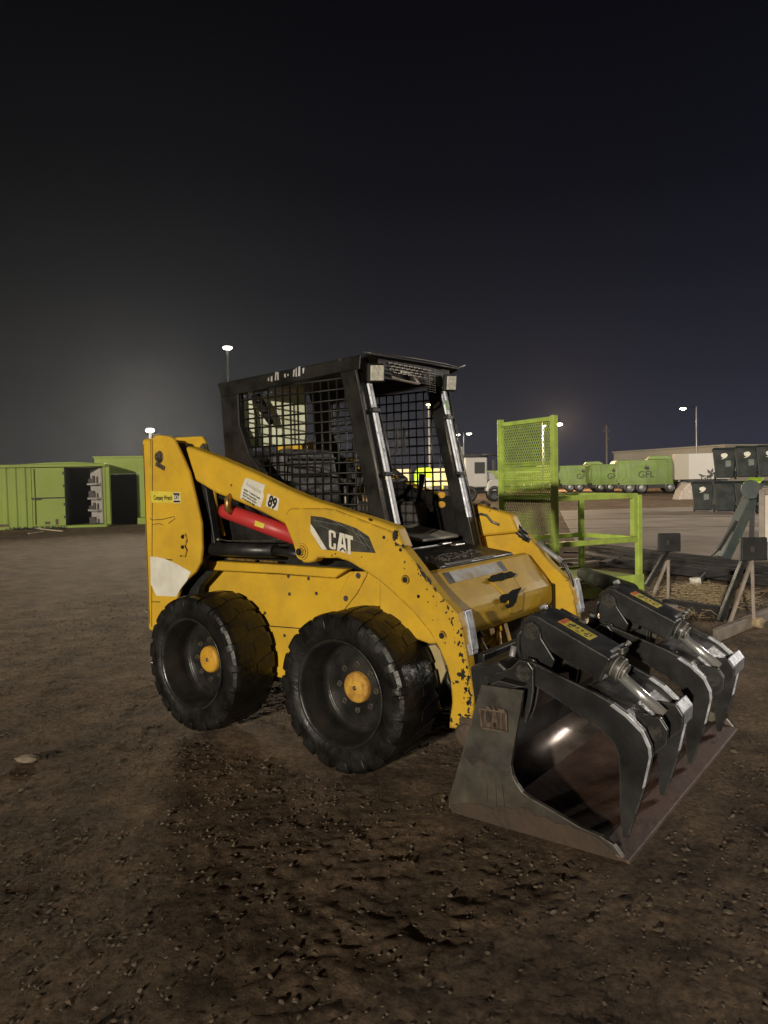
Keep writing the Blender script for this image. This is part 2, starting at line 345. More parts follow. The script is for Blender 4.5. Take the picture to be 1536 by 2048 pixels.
bp1 = n.new('ShaderNodeBump'); bp1.inputs['Strength'].default_value = 1.0; bp1.inputs['Distance'].default_value = .018
k5 = nz(55, 12, .78); l.new(k5.outputs['Fac'], bp1.inputs['Height'])
l.new(bp1.outputs[0], b.inputs['Normal'])
me.materials.append(gm)
g = bpy.data.objects.new('ground', me); col.objects.link(g); tag(g, kind='structure')

# gravel: countless small stones pressed into the dirt
def stones(name, count, smin, smax, power, m, seed):
    g_ = np.random.default_rng(seed)
    # denser towards the photographer, thinning with distance
    x = g_.uniform(-5.5, 6.0, count*2); y = -3.2 + 8.5*g_.random(count*2)**1.3
    keep = ~((x > -0.55) & (x < 1.6) & (np.abs(y) > .5) & (np.abs(y) < .9)) & ~((x > 1.75) & (x < 2.62) & (np.abs(y) < .95))
    dens = vnoise(x*1.1+7, y*1.1+3, 51); keep &= g_.random(count*2) < np.clip(dens*1.5-.15, .15, 1)
    x, y = x[keep][:count], y[keep][:count]; k = len(x); h = ground_h(x, y)
    s_ = smin + (smax-smin)*g_.random(k)**power
    base = np.array([(1,0,0),(0,1,0),(-1,0,0),(0,-1,0),(.1,.1,1),(0,0,-1),(.62,.6,.5),(-.6,.5,.55),(-.5,-.62,.45),(.6,-.55,.5)], float)
    tri = np.array([(0,6,9),(0,1,6),(1,7,6),(1,2,7),(2,8,7),(2,3,8),(3,9,8),(3,0,9),(6,4,9),(6,7,4),(7,8,4),(8,9,4),(1,0,5),(2,1,5),(3,2,5),(0,3,5)])
    V = np.repeat(base[None], k, 0)*g_.uniform(.72, 1.25, (k, 10, 1))
    V *= np.stack([s_*g_.uniform(.8,1.4,k), s_*g_.uniform(.6,1.0,k), s_*g_.uniform(.35,.75,k)], 1)[:,None,:]
    a = g_.uniform(0, 6.28, k); c, s2 = np.cos(a)[:,None], np.sin(a)[:,None]; t = g_.uniform(-.4,.4,k)[:,None]
    X, Y, Z = V[...,0].copy(), V[...,1].copy(), V[...,2].copy(); Z = Z + X*t
    V[...,0] = X*c - Y*s2 + x[:,None]; V[...,1] = X*s2 + Y*c + y[:,None]; V[...,2] = Z + (h + s_*.12)[:,None]
    F = (tri[None] + (np.arange(k)*10)[:,None,None]).reshape(-1, 3)
    me = bpy.data.meshes.new(name); me.from_pydata(V.reshape(-1,3).tolist(), [], F.tolist()); me.materials.append(m)
    o = bpy.data.objects.new(name, me); col.objects.link(o); return o
M['stone'] = mat('dusty_stone', (0.135, 0.105, 0.075), 0.85, var=0.45, vscale=2.5)
M['grit'] = mat('dirt_crumbs', (0.130, 0.097, 0.068), 0.9, var=0.5, vscale=1.6)
tag(stones('gravel', 2600, .005, .019, 3, M['stone'], 3), 'dusty stones scattered over the dirt', 'gravel', kind='stuff')
tag(stones('dirt_crumbs', 46000, .0018, .011, 2.2, M['grit'], 5), 'fine dirt crumbs and grit covering the ground', 'grit', kind='stuff')

# concrete apron with joints
cp = [(-3.117, 12.178), (0.061, 10.014), (2.018, 8.782)]
far = [(-9.62, 26.127), (-5.568, 30.658), (-0.043, 35.565)]
M['concrete'] = mat('yard_concrete', (0.26, 0.215, 0.18), 0.75, var=0.14, vscale=0.9, dirt=(0.16, 0.13, 0.11), dirt_amt=0.7, dirt_scale=0.5, bump=0.1, bscale=9)
mb = MB()
def slabpoly(pts, z0, z1):
    A = [(x, y, z0) for x, y in pts]; B = [(x, y, z1) for x, y in pts]
    mb.loft(A, B)
slabpoly([cp[0], cp[1], cp[2], far[2], far[1], far[0]], -0.05, 0.012)
tag(mb.build('concrete_yard', 'concrete'), kind='structure')
mb = MB()
j = [(-5.081, 15.83), (0.784, 19.036), (-6.718, 19.945), (0.095, 24.759)]
mb.bar((*j[0], 0.013), (*j[1], 0.013), 0.10, 0.006); mb.bar((*j[2], 0.013), (*j[3], 0.013), 0.08, 0.006)
tag(mb.build('concrete_joints', 'dark'), kind='structure')

# ------------------------------------------------------------------ skid steer loader
LD = thing('skid_steer_loader', 'yellow skid steer loader with caged black cab numbered 89, parked on dirt', 'loader', (0.55, 0, 0))
LD.location = (0, 0, 0)
WB, WZ = 1.126, 0.398
# chassis
ch = MB().box(-0.56, 1.46, -0.495, 0.495, 0.26, 0.95).build('chassis', 'black', LD, 0.02)
sp = [(-0.169, 0.897), (0.413, 0.906), (0.85, 0.91), (0.939, 0.953), (1.082, 0.961), (1.269, 0.828), (1.332, 0.703), (1.378, 0.591)]
sp2 = [(-0.393, 0.684), (-0.33, 0.763), (-0.229, 0.834)]
side_out = sp + [(1.50, .30), (-.33, .30)] + sp2
for sg in (-1, 1):
    o = MB().prism(side_out, sg*.515, sg*.500).build('side_panel', 'yellow', LD, 0.004)
    MB().prism([(-0.268, 0.96), (0.43, 0.967), (0.952, 0.969), (0.852, 0.915), (0.428, 0.915), (-0.27, 0.9)], sg*.545, sg*.49).build('side_rail', 'yellow', LD, 0.006)
sideP = [o for o in LD.children if o.name.startswith('side_panel')][0]
# seam and lower skirt between the wheels
MB().prism([(0.299, 0.598), (0.561, 0.61), (0.561, 0.604), (0.299, 0.592)], -.5165, -.5152).build('seam', 'decal_black', sideP)
# curved reinforcing plate with two big bolts
rp = MB().prism([(0.976, 0.956), (0.934, 0.929), (0.871, 0.836), (0.872, 0.738), (0.896, 0.74), (0.993, 0.842), (1.057, 0.937), (1.064, 0.961)], -.524, -.5165).build('reinforcing_plate', 'yellow', LD, 0.003)
def bolt(parent, px, pz, y, r=.012, h=.008, m='bolt', n=12, axis=-1):
    mb = MB()
    for a, hh in ((r*1.5, h*.35), (r, h)):
        A = [(px+a*math.cos(t), y, pz+a*math.sin(t)) for t in [2*math.pi*k/n for k in range(n)]]
        mb.loft(A, [(p[0], y+axis*hh, p[2]) for p in A])
    return mb.build('bolt', m, parent)
for q in [(1.004, 0.936), (0.914, 0.807)]: bolt(rp, q[0], q[1], -.524, .011)
for q in [(0.481, 0.899), (0.637, 0.897), (0.486, 0.798), (0.694, 0.817), (0.281, 0.67), (0.716, 0.687), (0.437, 0.553)]: bolt(sideP, q[0], q[1], -.516, .007, .005)

# rear towers: outer plate, inner plate, rear column
tw = [(-0.572, 0.529), (-0.536, 1.345), (-0.505, 1.728), (-0.462, 1.754), (-0.324, 1.738), (-0.276, 1.714), (-0.223, 1.633), (-0.149, 1.513), (-0.096, 1.357), (-0.049, 1.202), (-0.051, 1.047), (-0.069, 0.968), (-0.118, 0.908), (-0.196, 0.858), (-0.261, 0.805), (-0.314, 0.705), (-0.347, 0.552)]
for sg in (-1, 1):
    t = MB().prism(tw, sg*.70, sg*.675).build('rear_tower', 'yellow', LD, 0.009, 3)
    MB().box(-.622, -.542, sg*.69, sg*.50, .50, 1.735).build('rear_column', 'yellow', t, 0.022, 3)
    MB().prism([(-.50,1.25),(-.48,1.70),(-.455,1.742),(-.20,1.736),(-.165,1.70),(-.10,1.45),(-.08,1.25)], sg*.555, sg*.53).build('inner_tower_plate', 'yellow', t, 0.008, 3)
    MB().prism([(-0.384, 1.706), (-0.277, 1.692), (-0.231, 1.65), (-0.169, 1.458), (-0.102, 1.414), (-0.049, 1.16), (-0.035, 1.07), (-0.155, 0.973), (-0.182, 0.907), (-0.056, 0.911), (-0.197, 0.801), (-0.281, 0.559), (-0.471, 0.54), (-0.428, 1.342)], sg*.61, sg*.56).build('tower_backing', 'black', t, 0.006)
    if sg < 0: tower = t
q = (-0.17, 1.658)
bolt(tower, q[0], q[1], -.555, .022, .02); 
# pivot pin with keeper
q = [(-0.42, 1.613), (-0.417, 1.56)]
mb = MB()
for a, h in ((.034,.006),(.025,.022),(.014,.030)):
    A = [(q[0][0]+a*math.cos(t), -.70, q[0][1]+1.15*a*math.sin(t)) for t in [2*math.pi*k/20 for k in range(20)]]
    mb.loft(A, [(p[0], -.70-h, p[2]) for p in A])
mb.bar((q[1][0]-.035, -.706, q[1][1]+.012), (q[1][0]+.045, -.706, q[1][1]-.02), .012, .026, up=(0,0,1))
mb.build('pivot_pin', 'bolt', tower, .002)
flat([(-0.49, 1.721), (-0.484, 1.721), (-0.561, 0.536), (-0.566, 0.536)], -.7002, .0010, 'seam_line', 'decal_black', tower)
MB().box(-.60,-.595,-.6925,-.6905,.55,1.70).build('seam_line', 'decal_black', tower)
q = (-0.638, 0.628)
MB().tube([(q[0]-.02, -.692, q[1]), (q[0]+.035, -.70, q[1]-.003)], .006, 8).build('latch_tip', 'bare', tower)
# pressed latch on the tower: two bolts in a curved strap
P_ = [(-0.22, 1.129), (-0.191, 1.139), (-0.179, 1.102), (-0.199, 1.065), (-0.182, 1.042), (-0.198, 1.004), (-0.241, 1.003)]
MB().tube([(x, -.706, z) for x, z in P_], .006, 8).build('latch_strap', 'yellow', tower)
for q in [(-0.22, 1.12), (-0.224, 1.058)]: bolt(tower, q[0], q[1], -.70, .008, .012, 'black')
# scratches and gouges
P_ = [(-0.545, 1.231), (-0.525, 1.219), (-0.413, 1.224), (-0.298, 1.244), (-0.289, 1.231), (-0.355, 1.2)]
MB().tube([(x, -.7005, z) for x, z in P_], .0022, 5).build('gouge', 'decal_black', tower)
P_ = [(-0.516, 1.19), (-0.45, 1.198), (-0.41, 1.189)]
MB().tube([(x, -.7005, z) for x, z in P_], .0018, 5).build('gouge', 'decal_black', tower)
P_ = [(-0.441, 0.978), (-0.327, 0.977), (-0.327, 0.971), (-0.402, 0.971)]
flat(P_, -.7002, .0012, 'scrape', 'decal_black', tower)
P_ = [(-0.559, 0.698), (-0.466, 0.705), (-0.467, 0.699), (-0.56, 0.694)]
flat(P_, -.7002, .0012, 'scrape', 'decal_black', tower)
flat([(-0.551, 0.986), (-0.479, 0.986), (-0.399, 0.977), (-0.296, 0.954), (-0.155, 0.909), (-0.191, 0.858), (-0.256, 0.802), (-0.302, 0.749), (-0.442, 0.742), (-0.503, 0.74), (-0.556, 0.81)], -.7002, .0016, 'white_patch', 'white_label', tower)
# dealer label
lab = flat([(-0.528, 1.402), (-0.23, 1.393), (-0.224, 1.324), (-0.522, 1.329)], -.7002, .0014, 'dealer_label', 'decal_yellow', tower)
lab['label'] = 'yellow dealer label with dark lettering'
a0 = [(-0.495, 1.352), (-0.298, 1.388), (-0.24, 1.387), (-0.236, 1.375), (-0.294, 1.376), (-0.296, 1.342), (-0.238, 1.342), (-0.234, 1.33), (-0.296, 1.33)]
text('lettering', 'Company Wrench', .041, (a0[0][0], -.7018, a0[0][1]-.006), 'decal_black', lab, sx=.60, bold=.0004)
flat([(-0.298, 1.391), (-0.235, 1.39), (-0.234, 1.327), (-0.297, 1.327)], -.7017, .0006, 'label_block', 'white_label', lab)
flat([a0[1], a0[2], a0[3], a0[4]], -.7024, .0006, 'label_bar', 'decal_black', lab)
flat([a0[5], a0[6], a0[7], a0[8]], -.7024, .0006, 'label_bar', 'decal_black', lab)
text('lettering', 'CAT', .034, (a0[4][0]+.004, -.7024, a0[5][1]+.008), 'decal_black', lab, sx=.72, bold=.001)

# rear door, engine hood and dark inner bodywork
MB().box(-.66, -.60, -.46, .46, .50, 1.50).build('rear_door', 'yellow', LD, .03, 3)
MB().prism([(-.60,.95),(-.60,1.42),(-.50,1.50),(-.22,1.52),(-.05,1.46),(.02,1.30),(.02,.95)], -.44, .44).build('engine_hood', 'cab_black', LD, .02)
MB().box(-.30, 1.12, -.47, .47, .951, 1.06).build('engine_deck', 'black', LD, .01)
mb = MB().tube([(-.30,.12,1.50),(-.30,.12,1.66),(-.34,.12,1.72)], .03, 12); mb.build('exhaust_pipe', 'cab_black', LD)
flat([(-0.197, 1.376), (-0.127, 1.373), (-0.055, 1.117), (-0.144, 1.115)], -.505, .02, 'strut', 'yellow', LD, .004)
mb = MB()
pp = [(-0.191, 1.093), (-0.153, 1.1), (-0.023, 1.101), (0.044, 1.094), (0.239, 1.1), (0.425, 1.106), (0.453, 1.115), (0.524, 1.118)]
mb.tube([(x, -.58, z) for x, z in pp[:3]], .011, 8); mb.tube([(x, -.575, z) for x, z in pp[2:]], .004, 6)
mb.build('hydraulic_line', 'bolt', LD)
a, b_ = [(-0.169, 1.04), (0.626, 1.053)]
mb = MB().tube([(a[0], -.60, a[1]), (b_[0]-.16, -.60, b_[1]+.0)], .040, 20).tube([(b_[0]-.16, -.60, b_[1]), (b_[0]+.07, -.60, b_[1]-.015)], .022, 14)
mb.build('lift_cylinder', 'black', LD)
mb = MB()
for x0, x1, y in ((445,475,1113),(500,520,1114),(522,546,1115)):
    pass
MB().bar((.02,-.56,.985), (.26,-.56,.985), .012).bar((.30,-.56,.985), (.44,-.56,.985), .010).build('lower_rail', 'gold', LD)
MB().tube([(.02,.60,1.04),(.80,.60,1.04)], .04, 16).build('lift_cylinder', 'black', LD)
# a few black hoses that run along the inside of the arm
for k, (z0, z1) in enumerate(((1.40, 1.20), (1.36, 1.16))):
    MB().tube([(-.05,-.53-.02*k,z0), (.15,-.52,z0-.06), (.35,-.50,z1+.02), (.60,-.50,z1-.06), (.85,-.50,z1-.14)], .013, 8).build('hose', 'hose', LD)

# lift arms
beam_top = [(-0.243, 1.671), (-0.205, 1.669), (0.048, 1.596), (0.342, 1.501), (0.576, 1.413), (0.796, 1.342), (0.935, 1.31), (1.069, 1.275), (1.213, 1.242), (1.344, 1.209)]
beam_bot = [(1.395, 1.099), (1.062, 1.061), (0.75, 1.079), (0.61, 1.2), (0.414, 1.272), (0.21, 1.334), (0.038, 1.379), (-0.155, 1.458)]
plate = [(0.607, 1.214), (0.616, 1.269), (0.636, 1.29), (0.659, 1.299), (0.9, 1.3), (0.962, 1.292), (1.068, 1.262), (1.212, 1.222), (1.338, 1.185), (1.345, 1.136), (1.413, 1.102), (1.487, 1.024), (1.559, 0.942), (1.63, 0.874), (1.697, 0.819), (1.72, 0.759), (1.739, 0.657), (1.761, 0.535), (1.777, 0.45), (1.771, 0.363), (1.756, 0.288), (1.7, 0.276), (1.64, 0.272), (1.646, 0.315), (1.659, 0.398), (1.653, 0.498), (1.635, 0.557), (1.6, 0.633), (1.54, 0.715), (1.459, 0.791), (1.374, 0.857), (1.251, 0.937), (1.135, 0.993), (1.053, 1.027), (0.978, 1.041), (0.842, 1.035), (0.817, 1.015), (0.777, 1.006), (0.737, 1.006), (0.69, 1.039), (0.666, 1.101)]
cap = [(1.344, 1.209), (1.398, 1.198), (1.467, 1.135), (1.528, 1.069), (1.605, 0.985), (1.685, 0.9), (1.735, 0.834), (1.754, 0.751), (1.771, 0.644), (1.789, 0.532), (1.803, 0.442), (1.794, 0.36), (1.783, 0.3), (1.756, 0.288), (1.771, 0.363), (1.777, 0.45), (1.761, 0.535), (1.739, 0.657), (1.72, 0.759), (1.697, 0.819), (1.63, 0.874), (1.559, 0.942), (1.487, 1.024), (1.413, 1.102), (1.345, 1.136), (1.338, 1.185)]
ARM = {}
for sg in (-1, 1):
    b_ = MB().prism(beam_top + beam_bot, sg*.652, sg*.555).build('lift_arm', 'yellow', LD, .022, 4)
    pl = MB().prism(plate, sg*.662, sg*.600).build('arm_plate', 'yellow_worn', b_, .006, 2)
    ARM[sg] = (b_, pl)
arm, plt = ARM[-1]
q = (0.73, 1.065)
mb = MB()
for a, h in ((.046,.005),(.032,.010),(.021,.022)):
    A = [(q[0]+a*math.cos(t), -.662, q[1]+a*math.sin(t)) for t in [2*math.pi*k/24 for k in range(24)]]
    mb.loft(A, [(p[0], -.662-h, p[2]) for p in A])
mb.build('pivot_boss', 'yellow', plt, .002)
bolt(plt, q[0], q[1], -.685, .013, .012, 'black')
for q in [(1.41, 0.956), (1.614, 0.706)]: 
    mb = MB()
    for a, h in ((.024,.004),(.019,.007)):
        A = [(q[0]+a*math.cos(t), -.662, q[1]+a*math.sin(t)) for t in [2*math.pi*k/20 for k in range(20)]]
        mb.loft(A, [(p[0], -.662-h, p[2]) for p in A])
    mb.build('boss', 'yellow', plt)
    bolt(plt, q[0], q[1], -.669, .010, .003, 'black')
for q in [(1.283, 1.157), (1.382, 1.099), (1.482, 0.88)]: bolt(plt, q[0], q[1], -.662, .006, .003, 'black')
# worn bright patches where the paint is gone at the knee (near and far arm)
for sg in (-1, 1):
    w = MB()
    F_ = [(0,0)] + [(1.735, 0.832), (1.754, 0.755), (1.766, 0.678), (1.771, 0.651)]
    w.prism([(x+.004, z) for x, z in F_[1:5]] + [(x-.012, z) for x, z in F_[1:5]][::-1], sg*.659, sg*.603); w.build('worn_knee', 'bright', ARM[sg][1], .003)
    F_ = [(1.734, 0.675), (1.761, 0.682), (1.77, 0.633), (1.747, 0.625)]
    MB().prism([(x+.004, z) for x, z in F_], sg*.655, sg*.607).build('worn_knee', 'bright', ARM[sg][1], .003)
# paint loss along the front edge: dark bitten patches of irregular outline
rnd = random.Random(5)
def blotch(c, rx, rz, y, seed, name='paint_chip', m='decal_black', parent=plt, ang=0, lo=.45):
    rr = random.Random(seed); n_ = 18; A = []
    for k in range(n_):
        t = 2*math.pi*k/n_; f_ = rr.uniform(lo, 1.15)
        u, v = rx*f_*math.cos(t), rz*f_*math.sin(t)
        A.append((c[0]+u*math.cos(ang)-v*math.sin(ang), c[1]+u*math.sin(ang)+v*math.cos(ang)))
    MB().prism(A, y, y-.0012).build(name, m, parent)
for i, (q, rx, rz, an) in enumerate(zip([(1.198, 1.244), (1.351, 1.168), (1.397, 1.119), (1.514, 0.985), (1.489, 1.022), (1.544, 0.963), (1.577, 0.922), (1.536, 0.858), (1.563, 0.774), (1.701, 0.676), (1.711, 0.628), (1.701, 0.534), (1.722, 0.532), (1.689, 0.497), (1.702, 0.345), (1.715, 0.307), (1.685, 0.297), (1.655, 0.313), (1.633, 0.56), (1.639, 0.819), (1.671, 0.824), (1.645, 0.848), (1.748, 0.376), (1.753, 0.469)],
        (.012,.016,.014,.040,.022,.028,.014,.006,.004,.008,.014,.012,.018,.014,.012,.02,.012,.01,.006,.004,.006,.005,.006,.006),
        (.008,.03,.010,.010,.008,.010,.006,.004,.003,.012,.012,.012,.034,.008,.008,.008,.006,.012,.01,.004,.004,.004,.012,.02),
        (-.5,0,-.8,-.95,-.95,-.95,-.95,0,0,0,0,0,0,0,0,0,0,0,0,0,0,0,0,0))):
    blotch(q, rx, rz, -.6624, 40+i, ang=an)

# scattered chips, denser towards the front edge and the foot of the arm
rr_ = random.Random(77); edge = [(1.339, 1.18), (1.415, 1.097), (1.488, 1.019), (1.561, 0.938), (1.631, 0.87), (1.693, 0.815), (1.716, 0.754), (1.735, 0.657), (1.757, 0.535), (1.771, 0.449), (1.764, 0.362), (1.749, 0.295)]
for i in range(78):
    t_ = rr_.random()**.8*(len(edge)-1.001); k_ = int(t_); f_ = t_-k_
    ex, ez = edge[k_][0]*(1-f_)+edge[k_+1][0]*f_, edge[k_][1]*(1-f_)+edge[k_+1][1]*f_
    dd = abs(rr_.gauss(0, .028)) + .003; s_ = rr_.uniform(.0018, .0075)*(1.4 if k_ > 6 else 1)
    blotch((ex - dd*.85, ez - dd*.5*(k_ < 6)), s_, s_*rr_.uniform(.7,1.8), -.6623, 400+i, m='decal_black' if rr_.random() < .7 else 'pin')

# arm decal and lettering
dec = flat([(0.8, 1.258), (0.886, 1.252), (1.002, 1.227), (1.107, 1.2), (1.189, 1.159), (1.23, 1.078), (1.074, 1.079), (0.911, 1.08), (0.87, 1.082), (0.797, 1.175)], -.6622, .0016, 'arm_decal', 'dark_decal', plt)
flat([(0.799, 1.216), (0.824, 1.191), (0.911, 1.082), (0.875, 1.082), (0.797, 1.175)], -.664, .0008, 'decal_stripe', 'decal_white', dec)
# letters C, A, T as heavy block shapes; the A carries a triangle
def L2(ps): return [(lx + (x*.93)*lw, lz + (y)*lh + x*(-.03)) for x, y in ps]
c0 = [(0.923, 1.091), (1.09, 1.098), (0.926, 1.189)]
lx, lz = c0[0]; lw = (c0[1][0]-c0[0][0]); lh = (c0[2][1]-c0[0][1])
flat(L2([(.08,0),(.26,0),(.32,.08),(.32,.34),(.22,.34),(.22,.16),(.20,.13),(.14,.13),(.12,.16),(.12,.84),(.14,.87),(.20,.87),(.22,.84),(.22,.66),(.32,.66),(.32,.92),(.26,1),(.08,1),(.02,.92),(.02,.08)]), -.664, .0008, 'letter', 'decal_white', dec)
flat(L2([(.36,.0),(.475,.0),(.49,.12),(.62,.28),(.75,.12),(.765,.0),(.78,.0),(.70,1),(.50,1)]), -.664, .0008, 'letter', 'decal_white', dec)
flat(L2([(.50,.0),(.74,.0),(.62,.17)]), -.664, .0008, 'letter', 'decal_white', dec)
flat(L2([(.83,0),(.95,0),(.95,.80),(1.06,.80),(1.06,1),(.72,1),(.73,.80),(.83,.80)]), -.664, .0008, 'letter', 'decal_white', dec)
flat(L2([(.565,.42),(.655,.42),(.61,.85)]), -.6648, .0006, 'letter_counter', 'dark_decal', dec)
# scratches over the decal
mb = MB()
for a, c in zip([(0.935, 1.246), (0.864, 1.21), (1.068, 1.214), (1.12, 1.19), (0.822, 1.236)], [(1.195, 1.137), (1.22, 1.102), (1.178, 1.091), (1.21, 1.084), (1.035, 1.208)]):
    mb.bar((a[0], -.6652, a[1]), (c[0], -.6652, c[1]), .0007, .0006)
mb.build('scratch', 'grey_label', dec)

# paper label and number plate on the arm
pap = flat([(0.294, 1.465), (0.311, 1.468), (0.455, 1.426), (0.437, 1.387), (0.444, 1.365), (0.414, 1.3), (0.248, 1.354), (0.263, 1.414)], -.6525, .0016, 'paper_label', 'white_label', arm)
t0, t1 = [(0.284, 1.42), (0.414, 1.309)]
ang = -.40
rot = (R(90), 0, 0)
def rtext(s, size, p, y, m, par, ang, sx=1, bold=0):
    o = text('lettering', s, size, (p[0], y, p[1]), m, par, sx=sx, bold=bold)
    o.rotation_euler = (Matrix.Rotation(-ang, 4, 'Y') @ Matrix.Rotation(R(90), 4, 'X')).to_euler(); return o
for k, (q, s_, sz) in enumerate(zip([(0.297, 1.428), (0.279, 1.4), (0.274, 1.383), (0.269, 1.368), (0.264, 1.351)], ('Aveningdon', 'under 3 meters keep', 'distance inspection', 'check before service', 'oil and grease daily'), (.034,.021,.019,.018,.018))):
    rtext(s_, sz, q, -.6548, 'dark_decal' if k else 'grey_label', pap, ang, .80)
num = flat([(0.472, 1.378), (0.561, 1.35), (0.547, 1.281), (0.454, 1.309)], -.6525, .0016, 'number_plate', 'white_label', arm)
q = (0.466, 1.314)
rtext('89', .088, (q[0]+.002, q[1]), -.6548, 'decal_black', num, ang, .74, .0035)

# red arm brace lying under the arm, held by a pin
a, b_ = [(0.062, 1.276), (0.64, 1.132)]
br = MB().tube([(a[0]-.01, -.61, a[1]), (a[0]+.02, -.61, a[1]-.002), (b_[0]+.03, -.61, b_[1])], [.042, .047, .047], 24).build('arm_brace', 'red', LD, .0)
q = (0.162, 1.32)
mb = MB().tube([(q[0]-.003, -.64, q[1]+.055), (q[0], -.67, q[1]+.03), (q[0]+.002, -.672, q[1]-.03), (q[0]+.006, -.65, q[1]-.055)], [.013,.022,.022,.013], 12)
mb.build('retaining_clip', 'gold', br)
flat([(0.372, 1.227), (0.447, 1.208), (0.434, 1.183), (0.362, 1.198)], -.656, .002, 'warning_label', 'decal_yellow', br)

# front cross member (hood) between the arms
hood = MB().prism([(1.20,.93),(1.455,.985),(1.48,.975),(1.60,.835),(1.628,.80),(1.632,.775),(1.632,.700),(1.60,.655),(1.50,.64),(1.20,.70)], -.605, .52).build('front_crossmember', 'yellow', LD, .012, 3)
MB().prism([(1.20,.80),(1.45,.97),(1.56,.85),(1.585,.80),(1.585,.70),(1.20,.70)], .52, .605).build('crossmember_end', 'yellow', hood, .02)
def on_hood(x, y, h=0.0):            # sloping top face of the cross member
    f_ = (x-1.48)/(1.60-1.48); return (x + h*.76, y, .975 - .14*f_ + h*.65)
def hood_patch(pts, name, m, h=.002, base=.0006):
    A = [on_hood(x, y, base) for x, y in pts]; B = [on_hood(x, y, h) for x, y in pts]
    return MB().loft(A, B).build(name, m, hood)
lb = hood_patch([(1.487,-.42),(1.528,-.42),(1.528,.12),(1.487,.12)], 'faded_label', 'grey_label')
hood_patch([(1.4855,-.455),(1.530,-.455),(1.529,-.40),(1.4865,-.40)], 'label_end', 'dark_decal', .0025)
hood_patch([(1.4865,.10),(1.529,.10),(1.530,.155),(1.4855,.155)], 'label_end', 'dark_decal', .0025)
# raised step lug with grip patch, and a dark plate as the shaded cut-out
st = MB().loft([(1.545,-.10,.91),(1.545,.16,.91),(1.642,.13,.80),(1.642,-.05,.80)], [(1.545,-.10,.86),(1.545,.16,.86),(1.636,.13,.70),(1.636,-.02,.70)]).build('step_lug', 'yellow_worn', hood, .008)
gp = []
rr = random.Random(3)
for k in range(26):
    t = 2*math.pi*k/26; f_ = rr.uniform(.70, 1.1)
    gp.append((1.552+.015*f_*math.sin(t), .03+.17*f_*math.cos(t)))
hood_patch(gp, 'grip_patch', 'dull_black', .020, .012)
cut = [(-0.154, 0.819), (-0.115, 0.829), (-0.059, 0.824), (-0.013, 0.837), (0.099, 0.839), (0.056, 0.811), (0.025, 0.767), (-0.016, 0.749), (-0.073, 0.749), (-0.095, 0.766), (-0.05, 0.77), (-0.049, 0.791), (-0.094, 0.792), (-0.139, 0.785)]
mb = MB(); mb.loft([(1.641, y, z) for y, z in cut], [(1.6445, y, z) for y, z in cut]); mb.build('shaded_cut_out', 'dull_black', hood)
# far end: dark gap and greasy joint
MB().box(1.50, 1.62, .535, .590, .58, .80).build('gap_plate', 'cab_black', hood, .01)

# beige lower frame piece and eye, seen behind the near arm
fp = flat([(1.362, 0.591), (1.477, 0.62), (1.506, 0.593), (1.538, 0.495), (1.502, 0.423), (1.431, 0.427), (1.39, 0.513)], -.50, .02, 'frame_gusset', 'decal_yellow', LD, .004)
fp.data.materials[0] = mat('primer_tan_paint', (0.42, 0.34, 0.17), 0.6, var=0.12, dirt=(0.2, 0.15, 0.08), dirt_amt=0.6, dirt_scale=8)
MB().lathe([(.028,0),(.05,0),(.05,-.02),(.028,-.02),(.028,0)], (1.60,-.53,.47), 24).build('tow_eye', 'black', LD)

# coupler, tilt cylinders and boss under each arm
MB().loft([(1.74,-.56,.62),(1.78,-.56,.62),(1.78,.56,.62),(1.74,.56,.62)], [(1.70,-.56,.12),(1.74,-.56,.12),(1.74,.56,.12),(1.70,.56,.12)]).build('coupler_plate', 'black', LD, .008)
for sg in (-1, 1):
    MB().tube([(1.46, sg*.30, .86), (1.60, sg*.30, .62)], .034, 16).build('tilt_cylinder', 'yellow_worn', LD)
    MB().tube([(1.60, sg*.30, .62), (1.72, sg*.30, .42)], .018, 14).build('cylinder_rod', 'chrome', LD)
    mb = MB()
    mb.lathe([(.0,-.05),(.052,-.05),(.058,-.04),(.058,.04),(.052,.05),(.0,.05)], (1.735, sg*.63, .255), 24)
    mb.box(1.70, 1.80, sg*.63-.04, sg*.63+.04, .20, .34)
    mb.build('lower_boss', mat('greasy_rusty_steel', (.07,.05,.035), .6, var=.3, bump=.4, bscale=30), LD, .01)
MB().prism([(1.40,.70),(1.46,.90),(1.52,.90),(1.60,.62),(1.56,.55)], -.18, -.12).build('inner_gusset', 'yellow_worn', LD, .006)
MB().prism([(1.40,.70),(1.46,.90),(1.52,.90),(1.64,.50),(1.58,.40)], -.03, .02).build('inner_gusset', 'yellow_worn', LD, .006)
MB().tube([(1.60,-.10,.62),(1.68,-.22,.50),(1.72,-.32,.44),(1.70,-.36,.40)], .016, 10).build('coupler_hose', 'gold', LD)

# hydraulic lines over the far arm
def tr(name, pts, y, r, m, n=8):
    return MB().tube([(x, y, z) for x, z in pts], r, n).build(name, m, LD)
tr('hydraulic_line', [(1.027, 1.184), (1.072, 1.246), (1.124, 1.274), (1.16, 1.265), (1.206, 1.237), (1.251, 1.206)], .58, .010, 'gold')
tr('hydraulic_line', [(1.046, 1.153), (1.09, 1.192), (1.134, 1.212), (1.177, 1.203), (1.212, 1.165), (1.268, 1.145)], .56, .011, 'bolt')
tr('hydraulic_line', [(1.023, 1.209), (1.076, 1.261), (1.128, 1.286), (1.178, 1.267)], .60, .008, 'black')
tr('hose', [(1.206, 1.223), (1.283, 1.193), (1.351, 1.144), (1.425, 1.077)], .61, .018, 'hose')
tr('hose', [(1.237, 1.174), (1.306, 1.144), (1.374, 1.102), (1.448, 1.055)], .58, .015, 'hose')
mb = MB()
